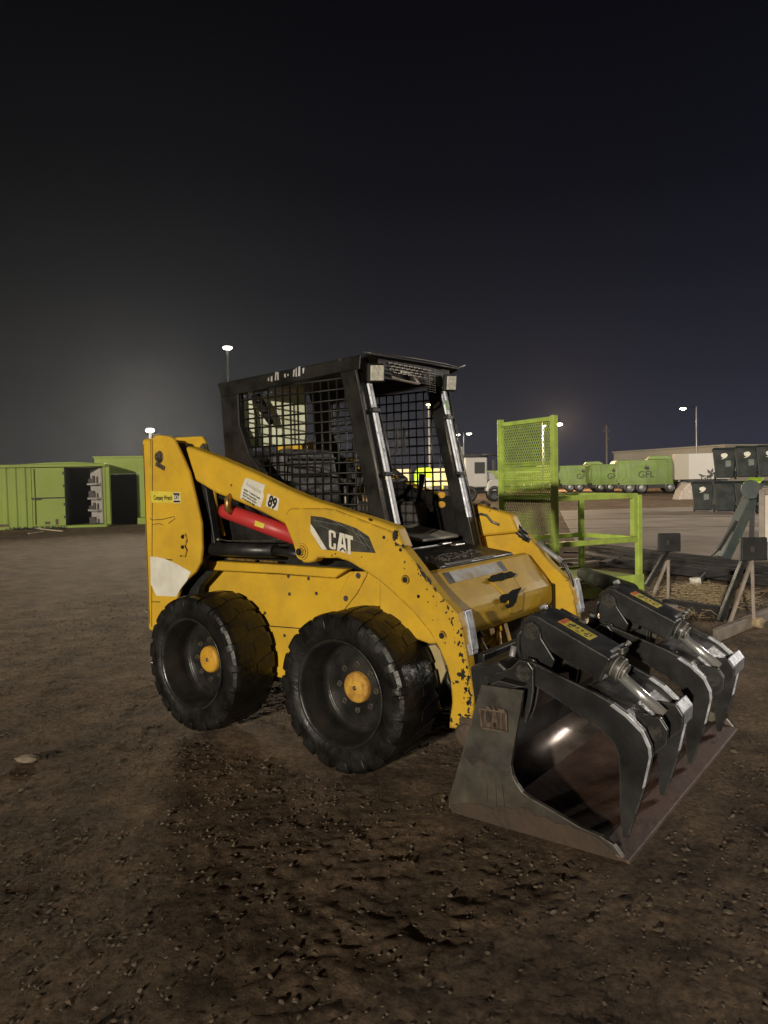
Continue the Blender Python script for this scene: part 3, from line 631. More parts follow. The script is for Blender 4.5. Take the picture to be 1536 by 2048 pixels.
for q in [(1.22, 1.23), (1.247, 1.186), (1.271, 1.152), (1.31, 1.155), (1.351, 1.119), (1.405, 1.077), (1.431, 1.059)]:
    mb.tube([(q[0]-.02, .59, q[1]+.01), (q[0]+.02, .60, q[1]-.008)], .019, 8)
mb.build('hose_fittings', 'bolt', LD)
tr('silver_hose', [(1.485, 1.036), (1.538, 0.992), (1.596, 0.957), (1.654, 0.912), (1.688, 0.853), (1.706, 0.788), (1.699, 0.709), (1.682, 0.647)], .64, [.015,.015,.013,.011,.010,.010,.010,.010], 'hose', 10)
tr('hose_sleeve', [(1.486, 1.039), (1.531, 0.998), (1.59, 0.96), (1.641, 0.923)], .64, .0165, 'pole', 10)

# ---- cab
xf = lambda z: .965 + (2.018 - z)*.2244
cabo = MB().loft([(-.15,-.45,2.064),(1.0,-.45,2.11),(1.0,.45,2.12),(-.15,.45,2.072)], [(-.15,-.45,2.048),(1.0,-.45,2.094),(1.0,.45,2.104),(-.15,.45,2.056)]).build('cab', 'cab_black', LD, .006)
for sg in (-1, 1):
    A = [(xf(2.06)-.115, sg*.452, 2.06), (xf(2.06), sg*.452, 2.06), (xf(2.06), sg*.385, 2.06), (xf(2.06)-.115, sg*.385, 2.06)]
    B = [(xf(.98)-.10, sg*.452, .98), (xf(.98), sg*.452, .98), (xf(.98), sg*.385, .98), (xf(.98)-.10, sg*.385, .98)]
    MB().loft(A, B).build('front_post', 'cab_black', cabo, .008)
    MB().prism([(-.136,2.055),(.03,2.045),(.035,1.80),(.11,1.62),(.22,1.50),(.30,1.20),(.32,1.00),(-.02,1.00),(-.10,1.50)], sg*.450, sg*.40).build('rear_post', 'cab_black', cabo, .008)
    MB().prism([(.0,1.25),(1.09,1.19),(1.13,1.01),(.0,1.01)], sg*.448, sg*.425).build('window_rail', 'cab_black', cabo, .006)
    MB().prism([(-.15,2.062),(.40,2.078),(.92,2.100),(1.00,2.108),(.99,2.03),(.84,2.030),(.30,1.995),(-.12,1.975)], sg*.456, sg*.38).build('roof_rail', 'cab_black', cabo, .006)
# rear wall of the cab below the window
MB().box(-.05, -.01, -.40, .40, 1.00, 1.64).build('cab_rear_wall', 'cab_black', cabo, .01)
# roof skin, brow with slots
bw = MB()
n_s = 8
bw.loft([(1.0,-.45,2.10),(1.06,-.45,2.112),(1.06,.45,2.128),(1.0,.45,2.11)], [(1.0,-.45,2.085),(1.06,-.45,2.10),(1.06,.45,2.116),(1.0,.45,2.095)])
bw.build('brow', 'cab_black', cabo, .004)
MB().tube([(1.02,-.458,2.118),(1.075,-.44,2.108),(1.08,-.1,2.122),(1.08,.25,2.128),(1.085,.40,2.120),(1.10,.45,2.14),(1.04,.455,2.13)], .0045, 6).build('brow_wire', 'bolt', cabo)
# louvred grille panel above the door opening
gr = MB(); 
for r_ in range(4):
    for c_ in range(9):
        y0 = -.27 + c_*.048 + (r_ % 2)*.02; z0 = 2.078 - r_*.017
        gr.loft([(1.045+.004*r_,y0,z0+.004),(1.045+.004*r_,y0+.030,z0+.004),(1.045+.004*r_,y0+.030,z0-.003),(1.045+.004*r_,y0,z0-.003)],
                [(1.052+.004*r_,y0+.002,z0+.004),(1.052+.004*r_,y0+.028,z0+.004),(1.052+.004*r_,y0+.028,z0-.001),(1.052+.004*r_,y0+.002,z0-.001)])
MB().loft([(1.040,-.36,2.095),(1.044,-.36,2.095),(1.044,.36,2.105),(1.040,.36,2.105)], [(1.030,-.36,1.99),(1.034,-.36,1.99),(1.034,.36,2.00),(1.030,.36,2.00)]).build('grille_panel', 'cab_black', cabo, .002)
gr.build('grille_louvres', 'bolt', cabo)
# louvres of the expanded guard on the right
gr = MB()
for r_ in range(11):
    for c_ in range(3):
        y0 = .02 + c_*.055; z0 = 2.085 - r_*.013
        if c_ == 0 and r_ > 5: continue
        gr.tube([(1.06,y0,z0),(1.068,y0+.02,z0-.004),(1.06,y0+.042,z0-.001)], .0022, 5)
gr.build('grille_louvres', 'bolt', cabo)
# bent bracket under the brow
MB().tube([(1.055,-.34,2.012),(1.07,-.20,1.990),(1.07,-.06,1.985),(1.06,.0,1.990),(1.05,-.03,2.02),(1.05,-.10,2.042),(1.05,-.16,2.044)], .008, 8).build('light_bracket', 'steel_pale', cabo)
MB().box(1.05,1.06,-.17,-.09,2.035,2.047).build('white_tag', 'white_label', cabo, .002)
# work lights
for (yc, zc, w, h_, yaw) in ((-.415, 2.008, .088, .088, -.38), (.325, 2.022, .084, .090, -.22)):
    wl_ = MB().box(-.016, .012, -w/2-.006, w/2+.006, -h_/2-.006, h_/2+.006).build('work_light', 'black', cabo, .008)
    wl_.location = (1.065, yc, zc); wl_.rotation_euler = (R(3), R(8), yaw)
    MB().box(.0125, .018, -w/2+.004, w/2-.004, -h_/2+.004, h_/2-.004).build('lens', 'lens', wl_, .006)
# bright door frame strips fixed to the posts with black clips
for sg, pts in ((-1, ((1.965,1.83),(1.805,1.480),(1.462,1.20))), (1, ((1.985,1.835),(1.810,1.47),(1.445,1.20)))):
    for z1, z0 in pts:
        mb = MB()
        y0, y1 = sorted((sg*.352, sg*.392)); y0 = -.392 if sg < 0 else .352; y1 = y0+.040
        A = [(xf(z1)+.004, y0, z1), (xf(z1)+.004, y1, z1), (xf(z1)+.020, y1-.006, z1), (xf(z1)+.020, y0+.006, z1)]
        B = [(xf(z0)+.004, y0, z0), (xf(z0)+.004, y1, z0), (xf(z0)+.020, y1-.006, z0), (xf(z0)+.020, y0+.006, z0)]
        mb.loft(A, B).build('door_frame_strip', 'bright', cabo, .004)
    for zc in (1.817, 1.472):
        MB().box(xf(zc)-.01, xf(zc)+.028, sg*.372-.030, sg*.372+.030, zc-.010, zc+.010).build('clip', 'black', cabo, .003)
    MB().tube([(xf(2.03)+.003, sg*.452, 2.03), (xf(1.0)+.003, sg*.452, 1.0)], .005, 6).build('post_edge', 'bolt', cabo)
    MB().tube([(xf(1.78)+.002, sg*.330, 1.80), (xf(1.6)+.002, sg*.318, 1.62), (xf(1.45), sg*.322, 1.46)], .006, 6).build('cable', 'bolt', cabo)
# wire side guards
def guard(sg):
    y = sg*.435; mb = MB()
    def rear(z): return .03 if z > 1.80 else (.03 + (1.80-z)*.42 if z > 1.62 else .105 + (1.62-z)*1.0)
    z = 2.0; k = 0
    zs = [2.0 - .0575*i for i in range(15)]; xs = [.03 + .0595*i for i in range(19)]
    for z in zs:
        x0, x1 = rear(z), xf(z)-.10
        if z < 1.19: continue
        mb.tube([(x0, y, z), ((x0+x1)/2, y-.003*sg, z), (x1, y, z)], .0056, 6)
    for x in xs:
        zt = 2.005; zb = 1.19
        # clip by the rear slope and the front post
        while zb < zt and x < rear(zb): zb += .02
        ft = 2.018-((x+.10)-.965)/.2244
        zt = min(zt, ft) if x > .86 else zt
        if zt - zb < .05: continue
        mb.tube([(x, y-.006*sg, zb), (x, y-.009*sg, (zb+zt)/2), (x, y-.006*sg, zt)], .0056, 6)
    return mb.build('side_guard', 'cab_black', cabo)
guard(-1); guard(1)
# two pale struts seen on the inside of the far guard
MB().bar((.60,.41,1.78),(.60,.41,1.62),.014).bar((.66,.41,1.78),(.66,.41,1.62),.014).build('inner_bracket', 'interior', cabo)
# hazed rear window, angled toward the flood so it looks brighter
wv = [(-0.011, -0.415, 1.916), (-0.003, -0.405, 1.944), (0.033, -0.354, 1.96), (0.087, -0.278, 1.986), (0.12, -0.232, 1.999), (0.227, -0.083, 1.992), (0.24, -0.065, 1.967), (0.24, -0.065, 1.847), (0.226, -0.084, 1.676), (0.137, -0.209, 1.665), (0.017, -0.376, 1.666), (0.0, -0.399, 1.743), (-0.011, -0.415, 1.824)]
MB().loft(wv, [(x-.004, y+.003, z) for x, y, z in wv]).build('rear_window', 'hazed', cabo)
MB().tube([(.10,-.36,1.98),(.12,-.34,1.91),(.14,-.31,1.85),(.15,-.29,1.80)], [.025,.03,.028,.018], 9).build('hanging_cable_bundle', 'cab_black', cabo)
MB().tube([(.06,-.36,1.98),(.07,-.345,1.85),(.075,-.34,1.66)], .008, 8).build('window_mullion', 'cab_black', cabo)
# black inner side panel low on the far side of the cab, with a few pale marks
ip = MB().prism([(0.42, 1.421), (0.619, 1.431), (0.722, 1.397), (0.729, 1.355), (1.003, 1.331), (1.057, 1.275), (1.125, 1.074), (0.609, 1.009), (0.413, 1.172)], .405, .41).build('inner_side_panel', 'dull_black', cabo)
for i, q in enumerate([(0.803, 1.339), (0.844, 1.306), (0.862, 1.255)]):
    blotch(q, (.022,.034,.016)[i], (.034,.05,.026)[i], .404, 90+i, 'pale_mark', 'white_label', ip, lo=.8)
for q in [(0.943, 1.338), (0.942, 1.278)]:
    MB().prism([(q[0]+.028*math.cos(a_), q[1]+.020*math.sin(a_)) for a_ in [2*math.pi*k/16 for k in range(16)]], .404, .402).build('yellow_disc', 'hub_yellow', ip)
# seat
sb = MB().loft([(.02,-.25,1.62),(.20,-.25,1.66),(.20,.25,1.66),(.02,.25,1.62)], [(.10,-.24,1.20),(.30,-.24,1.20),(.30,.24,1.20),(.10,.24,1.20)]).build('seat', 'seat', LD, .05, 4)
MB().box(.22,.74,-.25,.25,1.12,1.24).build('seat_cushion', 'seat', sb, .04, 4)
for k in range(3): MB().box(.20+.018*k,.235+.018*k,-.22,.22,1.58-.11*k,1.60-.11*k).build('seat_rib', 'interior', sb, .008)
for sg in (-1, 1):
    MB().box(.30,.85,sg*.34-.05,sg*.34+.05,1.14,1.30).build('armrest_console', 'interior', LD, .03, 3)
    j_ = MB().tube([(.80,sg*.33,1.28),(.84,sg*.32,1.38),(.86,sg*.315,1.47)], [.012,.014,.024], 12).build('joystick', 'black', LD)
# lap bar raised inside the cab
MB().tube([(.30,-.33,1.55),(.62,-.34,1.50),(.74,-.30,1.44),(.76,0,1.42),(.74,.30,1.44),(.62,.34,1.50),(.30,.33,1.55)], .016, 10).build('lap_bar', 'interior', LD)
MB().tube([(.80,-.37,1.45),(.80,-.37,1.20)], .012, 8).tube([(.86,-.36,1.40),(.88,-.36,1.16)], .010, 8).build('control_rod', 'bolt', LD)
# floor pan, pedals and door sill
MB().loft([(.80,-.10,1.16),(1.13,-.10,1.10),(1.13,.30,1.10),(.80,.30,1.16)], [(.80,-.10,1.14),(1.13,-.10,1.08),(1.13,.30,1.08),(.80,.30,1.14)]).build('floor_pan', 'floor_pan', LD, .01)
MB().loft([(1.10,-.42,1.05),(1.46,-.42,1.0),(1.46,.36,1.0),(1.10,.36,1.05)], [(1.10,-.42,.95),(1.46,-.42,.94),(1.46,.36,.94),(1.10,.36,.95)]).build('door_sill', 'black', LD, .008)
for (x, y) in ((1.20,.02),(1.30,.00)): MB().box(x-.02,x+.02,y-.05,y+.05,1.065,1.075).build('pedal', 'bare', LD, .004)
MB().bar((1.455,-.36,1.003),(1.455,-.10,1.003),.026,.006).bar((1.452,-.06,1.003),(1.452,.14,1.003),.026,.006).build('sill_strip', 'pole', LD)
sg_ = MB(); rr = random.Random(9)
for k in range(90):
    x = 1.30 + rr.random()*.13; y = -.36 + rr.random()*.5
    sg_.box(x-.003, x+.003, y-.006, y+.006, 1.010+(1.45-x)*.10, 1.016+(1.45-x)*.10)
sg_.build('sill_tread', 'bolt', LD)
# faded white lettering remains on the roof rail
rr = random.Random(12)
for k, (a, h_) in enumerate(zip([(0.304, 2.047), (0.329, 2.047), (0.362, 2.058), (0.382, 2.056), (0.439, 2.054), (0.463, 2.054), (0.51, 2.061), (0.53, 2.064), (0.553, 2.067), (0.584, 2.067)], (.02,.03,.05,.045,.022,.012,.04,.05,.055,.03))):
    MB().prism([(a[0]-.004-.006*rr.random(), a[1]-h_/2), (a[0]+.008*rr.random(), a[1]-h_/2-.004*rr.random()), (a[0]+.004+.008*rr.random(), a[1]+h_/2), (a[0]-.007*rr.random(), a[1]+h_/2-.005*rr.random())], -.4585, -.4565).build('worn_letter', 'grey_label', cabo)
flat([(0.841, 2.108), (0.87, 2.107), (0.876, 2.088), (0.844, 2.086)], -.457, .003, 'rail_hole', 'decal_black', cabo)
# front decal on the far strip
zz = 1.90
o_ = MB().box(0, .002, -.014, .014, -.030, .030).build('green_decal', 'decal_green', cabo); o_.location = (xf(1.90)+.0215, .372, 1.895); o_.rotation_euler = (0, R(-12.6), 0)

# ---- wheels
def make_wheel(front):
    w = MB()
    prof = [(.262,.012),(.272,.006),(.268,.0),(.258,.002),(.250,.014),(.244,.040),(.236,.062),(.226,.13),(.222,.160),(.205,.168),(.150,.166),(.120,.158),(.0,.158)]
    w.lathe(prof, n=72); rim = w.build('wheel', 'rim', LD)
    t = MB()
    tp = [(.262,.014),(.272,.008),(.284,.006),(.290,.001),(.330,-.001),(.352,.003),(.374,.012),(.386,.030),(.391,.060),(.392,.25),(.386,.28),(.370,.300),(.345,.308),(.28,.306),(.262,.30)]
    t.lathe(tp, n=96)
    N = 20; dep = .0055 if front else .0025
    rr = random.Random(4 if front else 8)
    for k in range(N):
        for side in (0, 1):
            t0 = 2*math.pi*(k + .5*side)/N
            wear = rr.uniform(.55, 1.1)
            sec = [(-.003,.350,0),(-.001,.372,0),(.010,.388+dep*.6*wear,0),(.034,.393+dep*wear,0),(.09,.3935+dep*wear,.02),(.150,.393+dep*.8*wear,.075)]
            if side: sec = [(.31-a, r_, s_) for a, r_, s_ in sec]
            hw = (.105, .108, .112, .112, .100, .075)
            rings = []
            for (yy, r_, sk), h_ in zip(sec, hw):
                hh = h_*(1 + rr.uniform(-.08,.08))
                ring = []
                for rad, aa in ((r_-.025, -hh), (r_, -hh*.93), (r_, -hh*.3), (r_, hh*.3), (r_, hh*.93), (r_-.025, hh)):
                    an = t0 + aa + sk*(1 if not side else -1)
                    ring.append(t.bm.verts.new((rad*math.cos(an), yy, rad*math.sin(an))))
                rings.append(ring)
            for A, B in zip(rings, rings[1:]):
                for i in range(5): t.bm.faces.new([A[i], A[i+1], B[i+1], B[i]])
            t.bm.faces.new(rings[0]); t.bm.faces.new(rings[-1][::-1])
    ty = t.build('tyre', 'rubber', rim, fix=True)
    h = MB(); h.lathe([(.0,.128),(.060,.130),(.074,.134),(.078,.142),(.080,.165)], n=40)
    hc = h.build('hub_cap', 'hub_rust' if front else 'hub_yellow', rim)
    if front: hc['label'] = 'rusty scuffed yellow hub cap'
    MB().lathe([(.0,.126),(.012,.126),(.012,.131)], n=10).build('cap_centre', 'bolt', hc)
    for k in range(8):
        an = 2*math.pi*(k+.35)/8
        b_ = MB()
        b_.lathe([(.0,.138),(.008,.138),(.009,.142),(.009,.150),(.016,.150),(.016,.158)], (.118*math.cos(an), 0, .118*math.sin(an)), 8, smooth=False)
        b_.build('wheel_bolt', 'bolt', rim)
    # weld bead of the disc
    MB().lathe([(.212,.165),(.208,.158),(.200,.166)], n=60).build('disc_weld', 'rim', rim)
    return rim
for front, xx in ((True, WB), (False, 0.0)):
    w = make_wheel(front); w.location = (xx, -.853, WZ); w.rotation_euler = (0, R(17 if front else 60), 0)
    c = copy_tree(w, LD); c.location = (xx, .853, WZ); c.rotation_euler = (0, 0, math.pi)
    MB().tube([(xx, -.70, WZ), (xx, .70, WZ)], .06, 16).build('axle', 'black', LD)

# ------------------------------------------------------------------ grapple bucket
GB = thing('grapple_bucket', 'black grapple bucket with two clamping claws, resting on the dirt ahead of the loader', 'grapple bucket', (0,0,0))
BW = .898
side = [(1.952, 0.577), (2.142, 0.581), (2.137, 0.543), (2.12, 0.459), (2.095, 0.331), (2.083, 0.266), (2.092, 0.223), (2.109, 0.194), (2.135, 0.165), (2.168, 0.15), (2.275, 0.118), (2.378, 0.085), (2.457, 0.073), (2.511, 0.053), (2.552, 0.004)]
side[-1] = (2.553, .004)
back = [(1.78, .012), (1.785, .06)]
full = side + [(2.553, -.002)] + back
for sg in (-1, 1):
    MB().prism(full, sg*BW, sg*(BW-.022)).build('side_plate', 'bucket_out', GB, .004)
sp_n = [o for o in GB.children if o.name.startswith('side_plate')][0]
# shell: back wall and floor as a thick bent sheet, edge to edge between the side plates
inner = [(2.555,.006),(2.30,.020),(2.06,.030),(1.96,.038),(1.90,.060),(1.862,.105),(1.848,.170),(1.862,.26),(1.905,.40),(1.955,.53),(1.985,.575)]
thick = .014; outer = []
for i, (x, z) in enumerate(inner):
    a = inner[max(i-1,0)]; c = inner[min(i+1,len(inner)-1)]
    dx, dz = c[0]-a[0], c[1]-a[1]; L_ = math.hypot(dx, dz)
    outer.append((x + dz/L_*(-thick)*-1*(-1), z - dx/L_*(-thick)*(-1)))
outer = [(x - .012*(i > 3), z - (.016 if i < 6 else .004)) for i, (x, z) in enumerate(inner)]
sh = MB().prism(inner + outer[::-1], -(BW-.0225), BW-.0225)
for f_ in sh.bm.faces: f_.smooth = False
shell = sh.build('shell', 'bucket_in', GB)
for p in shell.data.polygons: p.use_smooth = len(p.vertices) == 4
MB().prism([(2.556,-.004),(2.556,.008),(2.40,.030),(1.99,.042),(1.99,.038),(2.40,.016)], -(BW-.023), BW-.023).build('floor_wear_plate', 'bucket_rust', GB, .002)
MB().prism([(2.570,-.004),(2.566,.008),(2.46,.034),(2.44,.031),(2.50,.004)], -BW-.002, BW+.002).build('cutting_edge', 'bucket_rust', GB, .003)
# top hood plate and torsion tube with its lugs
MB().prism([(1.90,.50),(1.955,.565),(2.02,.600),(2.13,.590),(2.02,.555),(1.96,.52)], -(BW-.024), BW-.024).build('top_plate', 'grapple', GB, .004)
MB().prism([(1.86,.44),(1.84,.62),(1.98,.66),(2.06,.60),(1.96,.54)], -.80, .80).build('torsion_tube', 'grapple', GB, .012)
MB().prism([(1.80,.02),(1.84,.02),(1.90,.56),(1.86,.58)], -.55, .55).build('mounting_plate', 'black', GB, .006)
# muddy lower part of the near side plate
mud = [(1.864, 0.057), (1.901, 0.064), (1.949, 0.067), (1.997, 0.066), (2.044, 0.089), (2.089, 0.085), (2.128, 0.103), (2.163, 0.104), (2.2, 0.085), (2.237, 0.09), (2.279, 0.075), (2.327, 0.085), (2.378, 0.075), (2.437, 0.068), (2.505, 0.033)]
A_ = [(x, z) for x, z in mud] + [(2.53,-.001),(1.80,-.001),(1.79,.030)]
flat(A_, -BW-.0004, .0025, 'mud_coat', mat('caked_mud', (0.060,0.040,0.028), .85, var=.3, vscale=9, bump=.6, bscale=35), sp_n)
top_ = [(1.954, 0.575), (2.139, 0.578), (2.132, 0.502), (2.105, 0.374), (2.086, 0.275)]; low_ = [(2.076, 0.257), (1.861, 0.258)]
bd = []
for i in range(60):
    t_ = i/59; x_ = low_[0][0]*(1-t_)+low_[1][0]*t_; z_ = low_[0][1]*(1-t_)+low_[1][1]*t_
    bd.append((x_, z_ + .060*(float(vnoise(np.array([t_*5.0]), np.array([3.3]), 5)[0])-.5) + .022*(float(vnoise(np.array([t_*17.0]), np.array([1.3]), 6)[0])-.5) + .010*(float(vnoise(np.array([t_*45.0]), np.array([1.3]), 7)[0])-.5)))
flat(top_ + bd + [(1.91, 0.422)], -BW-.0002, .0012, 'old_paint', mat('old_black_paint', (.040,.037,.032), .5, var=.4, vscale=8, dirt=(.085,.074,.058), dirt_amt=1.0, dirt_scale=9, bump=.1), sp_n)
em = [(1.952, 0.48), (2.073, 0.486), (2.076, 0.404), (1.96, 0.401)]
emb = flat(em, -BW-.0016, .010, 'raised_emblem', mat('rusty_emblem', (.06,.042,.032), .6, metal=.3, var=.35, vscale=30, bump=.3), sp_n, .003)
rx0, rz0 = em[3]
M['rusty_letter'] = mat('rusty_letter', (.12,.085,.065), .55, metal=.3, var=.3, vscale=30)
text('lettering', 'CAT', .115, (rx0+.010, -BW-.0112, rz0+.014), 'rusty_letter', emb, bold=.003, depth=.003, sx=.42)
fr = MB()
for i in range(4):
    a, b_ = em[i], em[(i+1)%4]; fr.bar((a[0], -BW-.012, a[1]), (b_[0], -BW-.012, b_[1]), .006, .006)
fr.build('emblem_frame', mat('rusty_emblem_rim', (.15,.11,.075), .5, metal=.3, var=.3, vscale=30), emb)
mb = MB()
for p, q in zip([(1.972, 0.154), (2.015, 0.168), (2.045, 0.179)], [(1.976, 0.087), (2.018, 0.076), (2.055, 0.087)]):
    mb.bar((p[0], -BW-.0006, p[1]), (q[0], -BW-.0006, q[1]), .003, .0015)
mb.build('drip_stain', 'decal_black', sp_n)

tine = [(2.104,.590),(2.075,.600),(2.060,.628),(2.066,.655),(2.088,.674),(2.119,.677),(2.25,.634),(2.394,.588),(2.47,.556),(2.528,.523),(2.59,.470),(2.616,.416),(2.619,.378),(2.593,.256),(2.55,.112),(2.524,.036),(2.503,.038),(2.494,.150),(2.495,.273),(2.492,.353),(2.482,.385),(2.465,.41),(2.409,.451),(2.241,.533),(2.153,.573)]
def disc_stack(mb, x, y, z, spec, sgn=-1, n=28):
    for a, h in spec:
        A = [(x+a*math.cos(t), y, z+a*math.sin(t)) for t in [2*math.pi*k/n for k in range(n)]]
        mb.loft(A, [(p[0], y+sgn*h, p[2]) for p in A])
def claw(y0, y1, yc):
    """one clamping claw: two curved plates, bridge, cylinder under its cover"""
    c = MB().prism(tine, y0, y0+.022).build('claw', 'grapple', GB, .004)
    MB().prism(tine, y1-.022, y1).build('claw_plate', 'grapple', c, .004)
    # worn ridge along the outer curve of the plates
    for yy in (y0, y1-.022):
        k0 = 9; pts = tine[8:14]
        ins = [(x-.012, z-.010) for x, z in pts]
        MB().prism(pts + ins[::-1], yy-.0015, yy+.0235).build('worn_ridge', 'bright', c, .002)
    # bridge plate between the two plates, sitting below the top edge
    up = [(2.33,.585),(2.40,.560),(2.50,.515),(2.560,.470),(2.585,.425)]; lo = [(x-.015, z-.022) for x, z in up]
    MB().prism(up + lo[::-1], y0+.0225, y1-.0225).build('bridge_plate', 'grapple_worn', c, .003)
    # nose block that carries the rod pin
    t_ = [(2.50,.50),(2.62,.50),(2.650,.455),(2.645,.395),(2.60,.352),(2.545,.358),(2.50,.42)]
    nbo = MB().prism(t_, yc-.115, yc-.095).build('rod_bracket', 'grapple', c, .006)
    MB().prism(t_, yc+.095, yc+.115).build('rod_bracket', 'grapple', c, .006)
    MB().prism([(2.618,.500),(2.646,.462),(2.643,.405),(2.625,.41),(2.625,.455),(2.600,.49)], yc+.116, y1-.023).build('worn_nose', 'bright', c, .003)
    mb = MB(); disc_stack(mb, 2.598, yc-.1152, .437, ((.030,.004),(.020,.010))); mb.build('rod_pin', 'pin', nbo)
    # cylinder cover: bevelled box running from the base pin to the gland
    a = Vector((2.085, 0, .795)); b = Vector((2.402, 0, .650)); d = (b-a).normalized(); u = Vector((-d.z, 0, d.x))
    prof0 = [a - d*.045 - u*.050, a - d*.060 - u*.01, a - d*.035 + u*.046, a + d*.0 + u*.058, b + u*.058, b - u*.055, a + d*.10 - u*.055]
    cv = MB().prism([(p.x, p.z) for p in prof0], yc-.105, yc+.105).build('cylinder_cover', 'grapple', c, .010, 3)
    mb = MB(); disc_stack(mb, 2.088, yc-.1202, .782, ((.036,.005),(.024,.010),(.012,.016))); mb.build('base_pin', 'pin', cv)
    mb = MB(); disc_stack(mb, 2.088, yc+.1202, .782, ((.036,.005),(.024,.010),(.012,.016)), 1); mb.build('base_pin', 'pin', cv)
    # gland with ports
    gl = MB()
    g0 = b + d*.0; g1 = b + d*.035
    gl.tube([(g0.x, yc, g0.z), (g1.x, yc, g1.z)], .050, 20); gl.tube([(g1.x, yc, g1.z), ((g1+d*.02).x, yc, (g1+d*.02).z)], .036, 16)
    gl.box(b.x-.012, b.x+.028, yc+.02, yc+.09, b.z+.045, b.z+.07); gl.tube([(b.x+.005, yc+.085, b.z+.055), (b.x+.03, yc+.10, b.z+.085)], .012, 8)
    gl.build('gland', 'grapple_worn', cv, .003)
    MB().bar((b.x-.002, yc-.03, b.z+.063), (b.x+.004, yc+.10, b.z+.070), .012, .010).build('hard_line', 'bright', cv)
    MB().tube([(2.405, yc, .628), (2.600, yc, .478)], .022, 24).build('cylinder_rod', 'chrome', cv)
    # label on the cover: orange head, yellow field, dark figures
    def on(t, v, h=.0):
        p = a + d*t + u*(.0585+h); return (p.x, yc+v, p.z)
    def patch(t0, t1, v0, v1, name, m, h, par):
        A = [on(t0,v0,h), on(t1,v0,h), on(t1,v1,h), on(t0,v1,h)]; B = [on(t0,v0,h+.001), on(t1,v0,h+.001), on(t1,v1,h+.001), on(t0,v1,h+.001)]
        return MB().loft(A, B).build(name, m, par)
    lb_ = patch(.070, .225, -.045, .040, 'warning_label', 'decal_yellow', .0, cv)
    patch(.0705, .094, -.0445, .0395, 'label_head', 'decal_orange', .0011, lb_)
    for (t0, t1, v0, v1) in ((.104,.118,-.012,.0),(.112,.132,.0,.012),(.122,.128,-.016,.03),(.136,.150,-.004,.004),(.142,.146,.004,.026),(.158,.172,.006,.014),(.166,.170,-.012,.006),(.182,.196,-.014,-.004),(.192,.196,-.004,.024),(.108,.126,-.034,-.026),(.150,.168,-.036,-.030),(.190,.206,-.032,-.026),(.205,.210,-.01,.02)):
        patch(t0, t1, v0, v1, 'label_figure', 'decal_black', .0011, lb_)
    MB().tube([on(-.02,.02,.0), on(-.03,.02,.012), on(-.045,.02,-.01)], .010, 8).build('grease_fitting', 'bright', cv)
    # base lugs from the torsion tube up to the base pin, and the claw pivot ears
    for s_ in (-1, 1):
        yy = yc + s_*.113
        MB().prism([(2.04,.59),(2.030,.74),(2.045,.812),(2.085,.826),(2.122,.802),(2.130,.755),(2.19,.67),(2.16,.60)], yy-.0072, yy+.0072).build('cylinder_lug', 'black', c, .005)
    for yy in (y0-.024, y0+.026, y1-.048, y1+.003):
        MB().prism([(2.00,.50),(1.92,.585),(2.05,.645),(2.085,.682),(2.125,.678),(2.148,.650),(2.148,.56),(2.135,.49),(2.11,.42),(2.10,.53)], yy, yy+.018).build('pivot_ear', 'grapple', c, .003)
    mb = MB(); disc_stack(mb, 2.104, y0-.0242, .632, ((.034,.004),(.027,.010),(.016,.013),(.008,.016))); mb.build('pivot_pin', 'pin', c)
    # feed hoses behind the cylinder
    MB().tube([(2.03,yc-.06,.60),(1.99,yc-.06,.68),(2.00,yc-.07,.75),(2.04,yc-.06,.80)], .013, 8).build('feed_hose', 'hose', c)
    MB().tube([(1.985,yc-.09,.58),(1.975,yc-.09,.65),(1.985,yc-.085,.70)], .015, 8).build('hose_fitting', 'pole', c)
    return c
claw(-.79, -.30, -.575)
c2 = claw(.11, .70, .33)
c2.name = 'claw'
# polished arc beside the near cylinder
MB().tube([(2.20,-.44,.60),(2.23,-.44,.63),(2.255,-.44,.60)], .012, 8).build('return_hose', 'bright', GB)
# small grey rubber flap over the hoses between the claws
fz = [(2.042, -0.381), (2.0, -0.185), (2.187, -0.398), (2.115, -0.468)]
MB().loft([(x, y, .80) for x, y in fz], [(x, y, .79) for x, y in fz]).build('hose_flap', mat('grey_rubber_shield', (.06,.063,.068), .5, var=.2), GB, .004)
MB().bar((fz[0][0]+.04, fz[0][1]+.06, .79), (1.93, -.15, .60), .03).build('flap_post', 'black', GB, .004)
# ================================================================== surroundings
FACE = R(37)                        # backdrop things stand roughly square to the yard's near side
# ------------------------------------------------------------------ lime access platform
PF = thing('access_platform', 'lime green steel access platform with railings and a tall mesh back', 'platform', (-.059, 4.331, 0), math.atan2(.902, .4316))
W_, D_ = 1.29, 1.0
for (x, y, z1) in ((0,0,2.13),(W_,0,1.20),(W_,D_,1.20),(0,D_,2.16)):
    MB().box(x-.032, x+.032, y-.032, y+.032, .0, z1).build('post', 'lime', PF, .006)
MB().box(W_-.11, W_-.05, -.03, .03, .70, 1.17).build('post', 'lime', PF, .006)
for z in (1.19, .665):
    h_ = .030
    MB().box(.033, W_-.033, -.028, .028, z-h_, z+h_).build('rail', 'lime', PF, .005)
    MB().box(W_-.028, W_+.028, .033, D_-.033, z-h_, z+h_).build('rail', 'lime', PF, .005)
    MB().box(.033, W_-.033, D_-.028, D_+.028, z-h_, z+h_).build('rail', 'lime', PF, .005)
MB().box(-.025, .025, .033, D_-.033, 2.07, 2.12).build('rail', 'lime', PF, .005)
MB().box(-.025, .025, .033, D_-.033, .62, .67).build('rail', 'lime', PF, .005)
dk = MB().box(-.03, W_+.03, -.03, D_+.03, .16, .22).build('deck', 'lime_dull', PF, .004)
